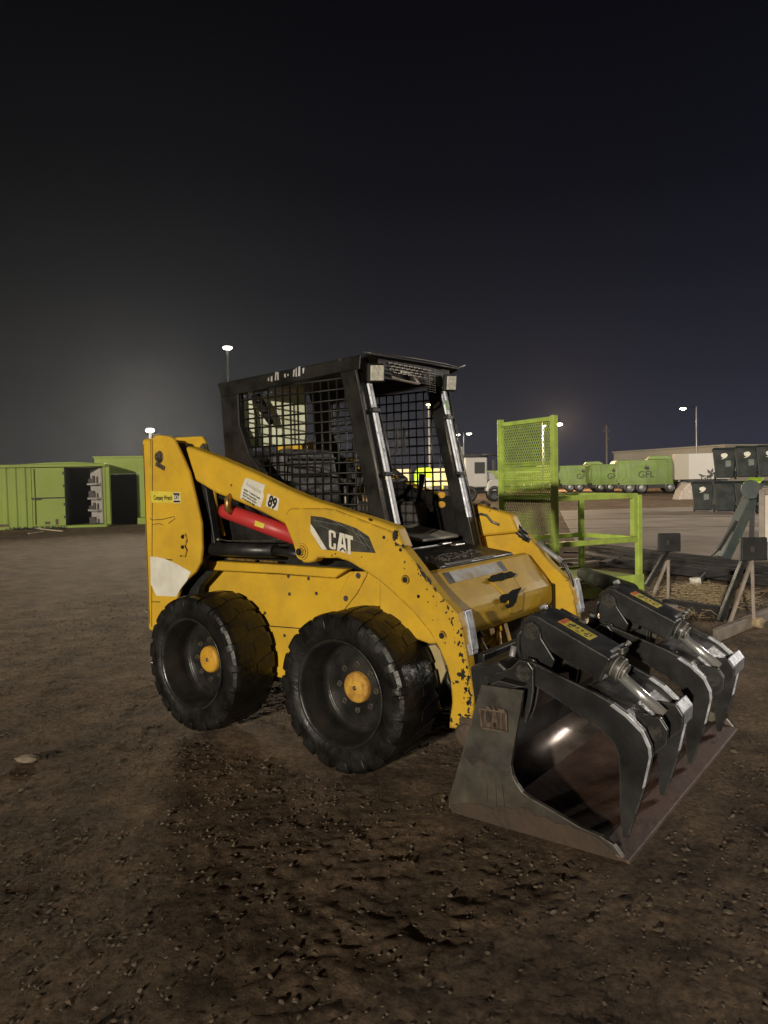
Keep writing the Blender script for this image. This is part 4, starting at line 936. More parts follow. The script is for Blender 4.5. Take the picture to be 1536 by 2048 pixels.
MB().box(-.04, W_+.04, -.046, -.034, .02, .24).build('toe_board', 'lime', dk, .003)
MB().box(-.04, W_+.04, D_+.034, D_+.046, .02, .24).build('toe_board', 'lime', dk, .003)
mb = MB(); p_ = .034; z0, z1 = .24, 2.07
hgt = z1 - z0
k = -hgt
while k < D_:
    for s_ in (1, -1):
        # line y = k + t*0.5 (narrow diamonds), z = z0 + t
        ya, yb = (k, k + hgt*.5) if s_ > 0 else (k + hgt*.5, k)
        # clip to 0.03..D_-0.03
        def at(y): return (y-ya)/(yb-ya)
        ts = sorted((at(.03), at(D_-.03))); t0, t1 = max(0, ts[0]), min(1, ts[1])
        if t1 - t0 > .01:
            mb.bar((.002*s_, ya+(yb-ya)*t0, z0+hgt*t0), (.002*s_, ya+(yb-ya)*t1, z0+hgt*t1), .0045, .0045, up=(1,0,0))
    k += p_
mb.build('mesh_back', 'lime', PF)
mb = MB()
for z in np.arange(1.22, 1.62, .03): mb.bar((.022, .04, z), (.022, D_-.04, z), .004, .010)
for y in np.arange(.04, D_, .035): mb.bar((.026, y, 1.20), (.026, y, 1.64), .004, .008)
mb.build('mesh_infill', 'lime', PF)
MB().box(.012, .042, .03, D_-.03, 1.14, 1.18).box(.012, .042, .03, .05, 1.181, 1.64).build('infill_frame', 'black', PF, .004)
# rolled tarp and scraps lying on and beside the deck
a, b_ = [(0.108, 4.714), (1.029, 3.653)]
tp = MB().tube([(a[0], a[1], .31), ((a[0]+b_[0])/2, (a[1]+b_[1])/2, .305), (b_[0], b_[1], .31)], [.075,.085,.08], 14).build('rolled_tarp', mat('dark_olive_tarp', (.018,.024,.012), .9, var=.3, bump=.3, bscale=9, spec=.2))
tag(tp, 'rolled dark green tarp lying across the platform deck', 'tarp')
mb = MB(); rr = random.Random(2); c0 = [(0.024, 4.327), (0.207, 4.244), (0.438, 4.024)]
sc = MB()
for k in range(34):
    c = c0[k % 3]; x, y = c[0]+rr.uniform(-.13,.13), c[1]+rr.uniform(-.10,.10); a_ = rr.uniform(0, 3); L_ = rr.uniform(.04,.16)
    sc.bar((x, y, .235+rr.random()*.03), (x+L_*math.cos(a_), y+L_*math.sin(a_), .24+rr.random()*.04), rr.uniform(.02,.05), .006)
tag(sc.build('paper_scraps', 'straw'), 'pale crumpled scraps heaped on the platform deck', 'scraps', kind='stuff')

# ------------------------------------------------------------------ padded steel stands
def stand(label, d, pad, pw, post, legs, thick=.05):
    t = thing('padded_stand', label, 'stand', (0,0,0), 0, 'steel stands with square rubber pads')
    r_ = Vector((.799,.601,0)); f_ = Vector((-.601,.799,0))
    c = Vector(pad)
    w, h_ = pw
    A = [c - r_*w/2 - Vector((0,0,h_/2)), c + r_*w/2 - Vector((0,0,h_/2)), c + r_*w/2 + Vector((0,0,h_/2)), c - r_*w/2 + Vector((0,0,h_/2))]
    MB().loft([tuple(p - f_*.02) for p in A], [tuple(p + f_*.03) for p in A]).build('pad', 'pad', t, .012, 3)
    MB().bar(tuple(Vector(post[0])+f_*.05), tuple(Vector(post[1])+f_*.05), thick, thick).build('post', 'black', t, .004)
    for p, q in legs: MB().bar(p, q, .028, .028).build('brace', 'steel_pale', t, .003)
    MB().box(c.x-.02, c.x+.02, c.y-.045, c.y-.021, c.z-.03, c.z+.03).build('bracket', 'steel_dark', t, .003)
    t.location = (0,0,0); return t
b1 = ((0.693, 5.408), (1.068, 4.718))
stand('padded steel stand nearest the green platform', 8.3, (1.031, 4.894, 0.686), (.25,.205), ((1.04, 4.898, 0.614), (0.854, 4.736, 0.211)),
      [((1.015, 4.872, 0.482), (0.899, 4.765, 0.121)), ((1.028, 4.882, 0.493), (1.013, 4.908, 0.005))])
stand('padded steel stand at the right edge, standing on the channel beam', 6.9, (2.069, 3.925, 0.736), (.24,.215), ((2.033, 3.895, 0.682), (1.843, 3.72, 0.073)),
      [((2.055, 3.909, 0.627), (1.898, 3.761, 0.058)), ((2.059, 3.912, 0.636), (2.067, 3.952, 0.084))])
ga, gb = [(1.936, 3.102), (2.159, 4.718)]
A_ = [(ga[0],ga[1],.0),(ga[0]-.05,ga[1]+.09,.0),(ga[0]-.05,ga[1]+.09,.105),(ga[0],ga[1],.105)]
B_ = [(gb[0],gb[1],.0),(gb[0]-.05,gb[1]+.09,.0),(gb[0]-.05,gb[1]+.09,.105),(gb[0],gb[1],.105)]
tag(MB().loft(A_, B_).build('channel_beam', 'steel_pale', None, .004), 'pale weathered channel beam lying on the dirt under the right stand', 'beam')
p, q = [(1.062, 4.629), (1.779, 4.37)]
tag(MB().bar((*p,.05), (*q,.05), .10, .10).build('base_beam', 'steel_dark', None, .004), 'dark steel base beam running behind the grapple bucket', 'beam')
p, q = [(0.712, 4.577), (1.246, 4.384)]
tag(MB().bar((*p,.04), (*q,.04), .07, .08).build('base_beam', 'steel_pale', None, .004), 'short rusty beam on the ground beyond the far claw', 'beam')
c = (2.086, 4.031)
rl = MB().lathe([(0,-.05),(.045,-.05),(.05,-.04),(.05,.04),(.045,.05),(0,.05)], (0,0,0), 20).build('roller', 'straw'); rl.location = (c[0], c[1]-.05, .052); rl.rotation_euler = (0,0,R(60))
tag(rl, 'small pale roller lying against the channel beam', 'roller')

# dark steel bars stacked on the ground beyond the stands
rr = random.Random(31)
ctr = [[(-2.29, 10.833), (-0.074, 9.59), (1.581, 8.695)], [(-1.124, 8.238), (0.67, 7.089), (2.059, 6.313)]]
bar_objs = []
N_B = 26
for k in range(N_B):
    t = k/(N_B-1)
    L0 = Vector((*ctr[0][0],0)).lerp(Vector((*ctr[1][0],0)), t); R0 = Vector((*ctr[0][2],0)).lerp(Vector((*ctr[1][2],0)), t)
    a = L0.lerp(R0, rr.uniform(0,.18)); b_ = L0.lerp(R0, rr.uniform(.75,1.0))
    h0 = .04 + rr.random()*.07; j = rr.uniform(-.12,.12)
    o = MB().bar((a.x, a.y+j, h0), (b_.x, b_.y-j, h0+rr.uniform(-.02,.04)), rr.choice((.05,.07,.09)), rr.choice((.03,.05,.07))).build('steel_bar', 'steel_dark', None, .004)
    tag(o, 'dark steel bar lying in the pile behind the stands', 'steel bar', 'dark steel bars piled on the ground')
rr = random.Random(4)
for k, (p, q) in enumerate(zip([(-2.103, 9.3), (-1.559, 7.846), (-1.134, 7.251), (-0.703, 7.462), (-1.507, 8.768)], [(-1.407, 9.202), (-1.052, 8.609), (-0.973, 7.959), (-0.965, 9.207), (-0.662, 8.107)])):
    o = MB().bar((*p,.06+.02*k), (*q,.08), .10, .03).build('scrap_plank', 'steel_dark' if k in (0,3) else 'steel_pale', None, .003)
    tag(o, ('dark scrap plank leftmost beyond the platform railings', 'pale scrap plank in the litter nearest the platform deck', 'pale scrap plank lowest in the litter behind the platform', 'dark scrap plank farthest right in the litter behind the platform', 'pale scrap plank between the two dark planks behind the platform')[k], 'plank', 'scrap planks beyond the platform')
p, q = [(0.992, 6.053), (0.982, 6.465)]
wp = tag(MB().bar((*p,.10), (*q,.14), .09, .09).bar((*q,.14), (q[0]+.9,q[1]+.75,.22), .06, .06).build('pipe_with_white_end', 'steel_dark', None, .006), 'dark pipe with a white end rising from the straw', 'pipe')
MB().bar((p[0]-.03,p[1]-.02,.10), (p[0]+.06,p[1]+.04,.115), .10, .10).build('end_cap', 'white_label', wp, .01)

# straw heap and dry weeds
rr = random.Random(8); mb = MB()
cs = [(1.203, 5.492), (1.312, 5.724), (1.022, 5.65), (1.47, 5.276), (1.372, 5.029), (1.223, 5.098), (1.036, 4.542), (1.265, 4.463), (1.094, 4.795), (0.984, 4.37)]
for k in range(1500):
    c = cs[k % len(cs)] if k % 4 else cs[k % 5]
    x, y = c[0]+rr.gauss(0,.20), c[1]+rr.gauss(0,.24)
    hh = .13*math.exp(-((x-cs[0][0])**2+(y-cs[0][1])**2)/.16)
    a_ = rr.uniform(0, math.pi); L_ = rr.uniform(.05,.22); tz = rr.uniform(-.02,.06)
    z = .01 + hh*rr.random()
    mb.tube([(x,y,z), (x+L_*.5*math.cos(a_), y+L_*.5*math.sin(a_), z+tz*.8+.01), (x+L_*math.cos(a_+.2), y+L_*math.sin(a_+.2), max(.004, z+tz))], .0028, 3, caps=False)
tag(mb.build('dry_straw', 'straw', fix=False), 'dry straw and weeds heaped on the ground between the stands', 'straw', kind='stuff')

# ------------------------------------------------------------------ dark green leaning post, cap and framed panel
lp = thing('leaning_lift_arm', 'dark green steel arm leaning left with a round end plate', 'lift arm', (*(0.474, 9.763), 0))
lp.location = (0,0,0)
MB().bar((0.889, 10.074, 1.108), (0.492, 9.718, 0.03), .24, .16).build('arm', 'post_green', lp, .01)
MB().bar((0.827, 10.156, 1.165), (0.929, 10.223, 0.978), .30, .24).build('head', 'post_green', lp, .03)
MB().tube([(0.887, 9.888, 1.17), (0.921, 9.788, 1.164)], .15, 24).build('end_plate', 'post_green', lp)
MB().bar((0.696, 9.779, 0.647), (0.462, 9.578, 0.175), .05, .05).build('side_rod', 'steel_dark', lp)
MB().tube([(0.462, 9.578, 0.175), (0.403, 9.531, 0.11), (0.351, 9.489, 0.062)], .012, 6).build('cable', 'steel_dark', lp)
MB().bar((0.884, 10.059, 0.901), (0.875, 10.02, 0.278), .07, .07).build('support_post', 'steel_dark', lp)
MB().bar((0.326, 9.593, 0.026), (0.539, 9.753, 0.012), .04, .03).build('foot', 'steel_pale', lp)
nl = MB().loft([(0.805, 9.768, 1.256), (1.027, 9.936, 1.266), (0.914, 10.857, 1.332), (0.719, 10.71, 1.337)], [(0.805, 9.769, 1.28), (1.027, 9.937, 1.291), (0.914, 10.858, 1.35), (0.719, 10.711, 1.355)]).build('lime_cap', 'neon', lp, .003)
nl['label'] = 'bright lime plastic cap'
fp_ = thing('framed_panel', 'white panel in a grey green frame at the right edge', 'panel', (0,0,0))
MB().loft([(1.147, 9.516, 1.097), (1.672, 9.911, 1.083), (1.679, 9.876, 0.323), (1.153, 9.481, 0.337)], [(1.127, 9.626, 1.094), (1.657, 10.025, 1.08), (1.663, 9.99, 0.314), (1.134, 9.591, 0.328)]).build('panel_face', 'panel', fp_)
MB().bar((1.138, 9.45, 1.162), (1.146, 9.401, 0.106), .05, .08).build('frame_post', 'steel_pale', fp_, .004)
MB().bar((1.125, 9.439, 1.13), (1.711, 9.881, 1.13), .05, .08).build('frame_rail', 'steel_pale', fp_, .004)
MB().loft([(1.128, 9.506, 1.192), (1.703, 9.94, 1.192), (1.612, 10.625, 1.213), (1.034, 10.189, 1.221)], [(1.128, 9.504, 1.152), (1.704, 9.939, 1.153), (1.612, 10.623, 1.172), (1.034, 10.187, 1.179)]).build('top_sill', 'steel_pale', fp_)
MB().loft([(1.109, 9.447, 0.322), (1.71, 9.899, 0.306), (1.712, 9.888, 0.053), (1.111, 9.435, 0.069)], [(1.069, 9.666, 0.304), (1.68, 10.126, 0.287), (1.682, 10.115, 0.03), (1.071, 9.655, 0.046)]).build('base_box', 'beige_wall', fp_, .01)

# ------------------------------------------------------------------ wheeled bins
def make_bin(sc_=1.0):
    t = thing('wheeled_bin', '-', 'bin', (0,0,0), 0, 'stacked dark green wheeled bins')
    W, D2, H = .40, .42, 1.12
    b_ = MB().loft([(-W*.76,-D2*.74,.06),(W*.76,-D2*.74,.06),(W*.76,D2*.74,.06),(-W*.76,D2*.74,.06)], [(-W,-D2,H-.06),(W,-D2,H-.06),(W,D2,H-.06),(-W,D2,H-.06)]).build('body', 'bin', t, .04, 3)
    MB().box(-W-.02, W+.02, -D2-.02, D2+.02, H-.10, H-.055).build('rim', 'bin', b_, .01)
    MB().loft([(-W-.03,-D2-.05,H-.05),(W+.03,-D2-.05,H-.05),(W+.03,D2+.06,H-.05),(-W-.03,D2+.06,H-.05)], [(-W*.9,-D2*.85,H+.03),(W*.9,-D2*.85,H+.03),(W*.9,D2*.9,H+.01),(-W*.9,D2*.9,H+.01)]).build('lid', 'bin', t, .015, 3)
    MB().tube([(-W*.8,D2+.10,H-.04),(W*.8,D2+.10,H-.04)], .02, 8).build('handle', 'bin', t)
    for s_ in (-1, 1):
        w = MB().lathe([(0,-.03),(.13,-.03),(.14,-.02),(.14,.02),(.13,.03),(0,.03)], (0,0,0), 18).build('wheel', 'dark', t)
        w.location = (s_*(W*.82+.02), D2*.66, .14); w.rotation_euler = (0,0,R(90))
    # pale logo: rounded mark with a tail, and a lighter block under it
    yf = -D2*.94; L = MB()
    rr = random.Random(1)
    A = [(.0+.11*math.cos(a_)*(1+.08*math.sin(3*a_)), .86+.085*math.sin(a_)*(1+.1*math.cos(5*a_))) for a_ in [2*math.pi*k/18 for k in range(18)]]
    L.prism(A, yf-.012, yf-.030); L.prism([(-.12,.73),(-.02,.78),(.05,.79),(.02,.76),(-.05,.735)], yf-.0, yf-.020)
    L.build('logo', 'decal_white', t)
    MB().prism([(.04,.45),(.22,.47),(.22,.68),(.04,.68)], yf+.03, yf-.004).build('label_block', mat('grey_print_block', (.12,.14,.13), .6), t)
    return t
bn = make_bin()
spots = [((-3.903, 26.206), 0, 'dark green bin standing alone with its lid flap out, left of the stacks'),
         ((-3.006, 25.575), 0, 'bottom bin of the leftmost stack of two'), ((-3.006, 25.575), 1.20, 'top bin of the leftmost stack of two'),
         ((-2.244, 25.343), 0, 'bottom bin of the middle stack of two'), ((-2.244, 25.343), 1.22, 'top bin of the middle stack of two'),
         ((-1.501, 25.123), 0, 'bottom bin of the stack at the right edge'), ((-1.501, 25.123), 1.22, 'top bin of the stack at the right edge')]
for k, (p, z, lb_) in enumerate(spots):
    o = bn if k == 0 else copy_tree(bn)
    o.location = (p[0], p[1], z + .012); o.rotation_euler = (0, 0, FACE - R(24) + R((-3, 3, -3, 0, 2, -2, 1)[k])); o['label'] = lb_
    o.scale = (.98, .98, 1.0)
    if k in (1, 3, 5):  # marks left off the lower stacked bins, standing in for shade
        for ch in [c for c in o.children if c.name.startswith(('logo', 'label_block'))]: bpy.data.objects.remove(ch)

# ------------------------------------------------------------------ refuse trucks in a row
def make_truck():
    t = thing('garbage_truck', '-', 'garbage truck', (0,0,0), 0, 'lime garbage trucks parked in a row')
    # x is length, -y faces the yard; z up
    b_ = MB().prism([(-2.1,.85),(-2.2,2.58),(2.3,2.62),(2.3,.85)], -1.15, 1.15).build('body', 'lime_truck', t, .02, 1)
    MB().box(-2.2, 2.3, -1.20, -1.151, 2.44, 2.56).box(-2.2, 2.3, -1.20, -1.151, .86, .98).build('side_beam', 'lime_truck', b_)
    MB().prism([(-2.26,1.2),(-2.35,1.75),(-2.15,2.33),(-1.75,2.45),(-1.55,2.1),(-1.5,1.4),(-1.9,.9)], -1.20, -1.152).build('tailgate_arm', 'lime_truck', b_, .02)
    for x in (-2.1, -1.2, .75, 1.5, 2.2): MB().box(x-.04, x+.04, -1.20, -1.151, .9, 2.55).build('rib', 'lime_truck', b_)
    MB().prism([(.1,2.625),(.35,2.92),(1.5,2.95),(1.85,2.80),(1.95,2.625)], -.95, .95).build('hopper_hood', 'lime_truck', t, .05)
    MB().box(-2.0, 2.5, -1.12, 1.0, .40, .84).build('chassis', 'dark', t, .03)
    MB().box(-2.0, 2.0, -1.17, -1.10, .70, .86).build('side_skirt', 'lime_truck', t)
    for x in (-1.25, -.35, 1.75):
        for s_ in (-1, 1):
            w = MB().lathe([(0,-.12),(.20,-.12),(.24,-.15),(.44,-.15),(.48,-.10),(.48,.12),(.2,.14),(0,.14)], (x, s_*1.0, .48), 20).build('wheel', 'rubber', t)
            MB().lathe([(0,-.165),(.20,-.155),(.21,-.13)], (x, s_*1.0, .48), 16).build('rim', 'pole', w)
    lg = text('logo', 'GFL', .72, (-.65, -1.20, 1.25), 'decal_black', t, bold=.0, sx=1.0, depth=.01)
    leaf = MB()
    for a_, L_ in ((60,.35),(95,.42),(130,.33),(25,.26)):
        c, s2 = math.cos(R(a_)), math.sin(R(a_))
        leaf.prism([(.0,1.85),(.0+L_*c*.5-.07*s2, 1.85+L_*s2*.5+.07*c),(.0+L_*c, 1.85+L_*s2),(.0+L_*c*.5+.07*s2, 1.85+L_*s2*.5-.07*c)], -1.20, -1.21)
    leaf.build('leaf_mark', 'decal_black', t)
    return t
tk = make_truck()
trucks = [((-15.775, 56.33), 4, 1.0, 'nearest lime garbage truck, parked beside the white trailer'),
          ((-20.922, 62.869), 14, .95, 'lime garbage truck second from the white trailer, mostly overlapped'),
          ((-24.487, 65.025), 6, .96, 'lime garbage truck with its full side showing between platform and overlapped truck'),
          ((-34.44, 75.513), 5, .98, 'lime garbage truck seen through the mesh back of the platform'),
          ((-43.216, 83.501), 3, .94, 'leftmost lime garbage truck, beside the white semi truck')]
for k, (p, a_, s_, lb_) in enumerate(trucks):
    o = tk if k == 0 else copy_tree(tk)
    o.location = (p[0], p[1], 0); o.rotation_euler = (0,0,FACE - R(17) + R(a_)); o.scale = (s_, s_, s_); o['label'] = lb_
# white trailer
p = (-10.998, 54.355)
tr_ = thing('white_trailer', 'white box trailer at the right end of the garbage truck row', 'trailer', (p[0], p[1], 0), FACE - R(17))
MB().box(-1.95, 1.75, -1.2, 1.2, 1.05, 2.92).build('box', 'white_truck', tr_, .04)
MB().box(-1.4, 1.6, -1.0, 1.0, .6, 1.04).build('chassis', 'dark', tr_)
MB().box(-1.951, -1.0, -1.205, -1.201, 1.06, 2.9).build('grey_panel', 'beige_wall', tr_)
for x in (-1.3, .9):
    w = MB().lathe([(0,-.12),(.22,-.12),(.26,-.15),(.46,-.15),(.5,-.1),(.5,.12),(0,.14)], (x, -.98, .5), 20).build('wheel', 'rubber', tr_)
    MB().lathe([(0,-.165),(.24,-.155),(.25,-.13)], (x, -.98, .5), 16).build('rim', 'white_truck', w)
lf = MB()
for (x0, z0, a_, L_) in ((.45,1.38,70,.5),(.45,1.38,120,.45),(.45,1.38,20,.5),(.05,1.2,150,.5),(.1,1.2,10,.6),(.3,1.2,40,.5)):
    c, s2 = math.cos(R(a_)), math.sin(R(a_))
    lf.prism([(x0,z0),(x0+L_*c*.5-.09*s2, z0+L_*s2*.5+.09*c),(x0+L_*c, z0+L_*s2),(x0+L_*c*.5+.09*s2, z0+L_*s2*.5-.09*c)], -1.21, -1.225)
lf.build('leaf_mark', 'decal_black', tr_)
text('logo', 'GFL', .5, (-.2, -1.21, .98), 'decal_black', tr_, bold=.01, depth=.01)
# pale rubble bucket by the trucks
p = (-8.393, 40.816)
tag(MB().prism([(-.7,.0),(-.5,.55),(-.1,.95),(.6,.95),(.7,.0)], -.5, .5).build('loader_scoop', 'steel_pale', None, .05), 'pale scoop sitting on the ground in front of the white trailer', 'scoop')
o = bpy.data.objects['loader_scoop']; o.location = (p[0], p[1], 0); o.rotation_euler = (0,0,FACE)

# white semi truck behind the loader
p = (-20.434, 37.704)
sm = thing('semi_truck', 'white semi truck cab parked behind the loader', 'truck', (p[0], p[1], 0), FACE + R(20))
MB().box(-1.2, .35, -1.1, 1.1, .9, 2.75).build('cab', 'white_truck', sm, .08)
MB().prism([(.35,.8),(.35,1.9),(.95,1.75),(1.1,1.5),(1.15,.8)], -.75, .75).build('hood', 'white_truck', sm, .06)
MB().box(.352, .36, -.9, .9, 1.92, 2.55).build('windshield', 'dark', sm)
MB().box(-.55, .15, -1.115, -1.101, 1.75, 2.45).build('side_window', 'dark', sm)
MB().prism([(.25,.65),(.35,1.2),(.6,1.38),(1.0,1.38),(1.25,1.1),(1.3,.65)], -1.15, -.76).build('fender', 'white_truck', sm, .05)
for x in (.78, -.9):
    w = MB().lathe([(0,-.12),(.24,-.12),(.28,-.15),(.46,-.15),(.5,-.1),(.5,.12),(0,.14)], (x, -1.02, .5), 20).build('wheel', 'rubber', sm)
MB().box(-2.6, 1.0, -.5, .5, .5, .8).build('chassis', 'dark', sm)
MB().tube([(-.1,-1.3,2.9),(.3,-1.5,2.9),(.9,-1.3,2.85)], .05, 8).build('mirror_arm', 'dark', sm)
MB().box(.55, .75, -1.45, -1.30, 1.9, 2.6).build('mirror', 'dark', sm, .03)
MB().tube([(-1.3,-.9,.9),(-1.3,-.9,3.4)], .09, 10).build('exhaust_stack', 'pole', sm)
MB().box(-1.3,.4,-1.15,1.15,2.76,2.95).build('roof_fairing', 'dark', sm, .05)

# things lit up far behind, seen through the loader's cab
p = (-49.312, 68.697)
tg = thing('lit_box_trailer', 'pale box trailer under warm light, seen through the loader cab', 'trailer', (p[0], p[1], 0), FACE)
MB().box(-2.6, 1.9, -1.1, 1.1, .9, 2.75).build('box', mat('cream_trailer_paint', (.78,.68,.42), .5, var=.06), tg, .03)
MB().box(-2.3, 1.5, -.9, .9, .45, .89).build('chassis', 'dark', tg)
for x in (-1.7, 1.0): MB().lathe([(0,-.12),(.45,-.12),(.45,.12),(0,.12)], (x,-.95,.45), 18).build('wheel', 'white_truck', tg)
p = (-36.263, 55.48)
tg = thing('lime_loader_truck', 'bright lime truck cab beside the lit trailer, seen through the loader cab', 'truck', (p[0], p[1], 0), FACE)
MB().prism([(-.9,.8),(-.9,2.0),(-.6,2.55),(.6,2.6),(.8,2.3),(.8,.8)], -.9, .9).build('cab', 'neon', tg, .08)
MB().box(-.7, .6, -.905, -.901, .8, 1.6).build('lower_panel', 'white_label', tg)
for x in (-.45, .5): MB().lathe([(0,-.12),(.42,-.12),(.42,.12),(0,.12)], (x,-.8,.42), 18).build('wheel', 'white_truck', tg)
p = (-31.691, 51.476)
tg = thing('stake_truck', 'cream flatbed with round yellow lamps, seen through the loader cab', 'truck', (p[0], p[1], 0), FACE)
MB().box(-.8, 1.2, -.9, .9, .9, 2.4).build('body', mat('cream_body_paint', (.62,.5,.28), .5, var=.1), tg, .04)
MB().box(-.8, 1.2, -.8, .8, .3, .89).build('chassis', 'dark', tg)
for z in (.75, .35): MB().lathe([(0,-.02),(.17,-.02),(.17,.02),(0,.02)], (-.05,-.86,z), 18).build('round_lamp', 'decal_yellow', tg)

# ------------------------------------------------------------------ buildings
def building(name, label, px0, px1, h, m, depth=12):
    a, c = Vector((*px0, 0)), Vector((*px1, 0)); d = (c-a).normalized(); n_ = Vector((-d.y, d.x, 0))
    L_ = (c-a).length; t = thing(name, label, 'building', tuple(a), math.atan2(d.y, d.x))
    MB().box(0, L_, 0, depth, 0, h).build('wall', m, t)
    MB().box(-.2, L_+.2, -.2, depth+.2, h, h+.18).build('roof', m, t)
    return t, L_
t, L_ = building('long_shed', 'long beige metal shed beyond the garbage trucks', (-38.228, 111.28), (-19.733, 100.561), 5.0, 'beige_wall')
t, L_ = building('low_shed', 'low grey shed behind the green containers at left', (-90.585, 43.891), (-95.966, 52.497), 4.2, mat('dim_grey_wall', (.16,.14,.12), .7, var=.1))

# ------------------------------------------------------------------ green containers at left
p = (-21.503, 10.847)
cn = thing('storage_container', 'lime green storage container with open doorway and shelves inside', 'container', (p[0], p[1], 0), FACE + R(13))
g_ = 'lime_dull'
mb = MB()
def corr(mb, x0, x1, y, z0, z1, pitch=.28, dp=.03):
    n_ = max(2, int((x1-x0)/pitch)); w = (x1-x0)/n_
    pts = []
    for i in range(n_):
        a = x0+i*w; pts += [(a, y), (a+w*.35, y), (a+w*.5, y+dp), (a+w*.85, y+dp)]
    pts.append((x1, y))
    for (xa, ya), (xb, yb) in zip(pts, pts[1:]):
        v = [mb.bm.verts.new(q) for q in ((xa,ya,z0),(xb,yb,z0),(xb,yb,z1),(xa,ya,z1))]; mb.bm.faces.new(v)
corr(mb, -5.4, -1.10, 0.0, .08, 2.16, .30, .035); mb.build('side_panel', g_, cn)
MB().box(-1.08, -.01, -.02, .02, .10, 2.14).build('door', g_, cn, .006)
MB().box(-1.12, .0, -.045, -.021, 1.06, 1.10).build('door_seam', 'dark', cn, .003)
MB().tube([(-1.0,-.05,.15),(-1.0,-.05,2.1)], .018, 6).build('lock_rod', g_, cn)
for z in (.35, .8, 1.45, 1.9): MB().box(-.06,.03,-.05,-.021,z,z+.09).build('hinge', 'steel_dark', cn, .005)
MB().box(-1.06,-.80,-.075,-.05,1.02,1.06).build('lock_handle', 'steel_dark', cn, .005)
for (x_, z_, w_, h_) in ((-.7,.15,.18,.10),(-.35,.13,.10,.20),(-2.2,.12,.3,.08),(-3.1,.5,.06,.5)): MB().box(x_,x_+w_,-.024,-.0205,z_,z_+h_).build('rust_patch', 'bucket_rust', cn)
MB().box(-5.5, 1.36, -.05, 1.5, 2.16, 2.27).build('roof', g_, cn, .02)
MB().prism([(-1.6,2.275),(-.6,2.33),(.3,2.34),(1.2,2.28)], .1, 1.3).build('roof_crown', g_, cn, .01)
MB().box(-5.5, 1.36, -.05, 1.5, .0, .09).build('floor_frame', g_, cn, .01)
MB().box(1.28, 1.36, -.05, 1.5, .09, 2.15).build('right_wall', g_, cn, .01)
MB().box(-5.5, -5.4, -.05, 1.5, .09, 2.15).build('left_wall', g_, cn, .01)
MB().box(-5.4, 1.27, 1.42, 1.5, .09, 2.15).build('back_wall', 'dark', cn)
MB().box(-.02, .02, .03, 1.4, .09, 2.15).build('partition', 'dark', cn)
iw = MB().loft([(.72,.95,.12),(1.20,.10,.12),(1.24,.12,.12),(.76,.97,.12)], [(.72,.95,2.1),(1.20,.10,2.1),(1.24,.12,2.1),(.76,.97,2.1)]).build('inner_lining', mat('dusty_lining', (.34,.31,.29), .7, var=.15, vscale=4), cn)
for z in (.55,.98,1.5): MB().loft([(.62,.75,z),(1.02,.02,z),(1.18,.10,z),(.74,.95,z)], [(.62,.75,z+.07),(1.02,.02,z+.07),(1.18,.10,z+.07),(.74,.95,z+.07)]).build('shelf', 'white_truck', cn, .004)
rr = random.Random(6)
for z in (.10,.63,1.06,1.58):
    MB().box(.70, .80+rr.random()*.15, .50, .65, z, z+.12+rr.random()*.15).build('stored_box', 'interior', cn, .02)
    MB().box(.88, .98, .20, .32, z, z+.10+rr.random()*.2).build('stored_box', 'interior', cn, .02)
MB().box(1.37, 1.50, -.06, .02, .10, 2.14).build('open_door_edge', g_, cn, .01)
p = (-21.837, 12.52)
cn2 = thing('storage_container', 'lime green container set further back with a tall dark doorway', 'container', (p[0], p[1], 0), FACE + R(8))
MB().box(-.25, 0, 0, 2.5, 0, 2.5).build('corner_panel', g_, cn2, .01)
MB().box(0, 1.25, 0, 2.5, 1.92, 2.5).build('header_panel', g_, cn2, .01)
MB().box(1.25, 3.6, 0, 2.5, .25, 2.5).build('side_panel', g_, cn2, .01)
MB().box(1.25, 3.6, -.15, 2.5, 0, .24).build('plinth', g_, cn2, .01)
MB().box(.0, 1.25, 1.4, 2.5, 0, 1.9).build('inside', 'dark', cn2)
MB().box(-.3, 3.7, -.03, 2.53, 2.505, 2.57).build('roof', g_, cn2, .01)
p, q = [(-23.438, 10.209), (-19.421, 9.484)]
tag(MB().bar((*p,.05), (*q,.03), .07, .035).build('loose_plank', 'wood', None, .004), 'long pale plank lying on the dirt in front of the left container', 'plank')
p, q = [(-19.368, 8.349), (-19.863, 9.087)]
tag(MB().bar((*p,.03), (*q,.03), .06, .03).build('loose_plank', 'wood', None, .004), 'short grey plank on the dirt below the long plank', 'plank')
p = (-23.134, 10.309)
tag(MB().bar((*p,.0), (p[0]-.12,p[1]-.1,.26), .05, .05).build('bent_stake', 'dark', None), 'dark bent stake poking up by the left container', 'stake')
rr = random.Random(21); mb = MB(); pp = [(-22.592, 9.386), (-20.961, 10.477)]
for k in range(120):
    t = rr.random(); x = pp[0][0]*(1-t)+pp[1][0]*t + rr.gauss(0,.12); y = pp[0][1]*(1-t)+pp[1][1]*t + rr.gauss(0,.12)
    a_ = rr.uniform(0,6); mb.bar((x,y,.01), (x+.12*math.cos(a_), y+.12*math.sin(a_), .02+rr.random()*.10), .02, .015)
tag(mb.build('twig_litter', 'steel_dark'), 'dark twigs and litter along the foot of the left container', 'litter', kind='stuff')

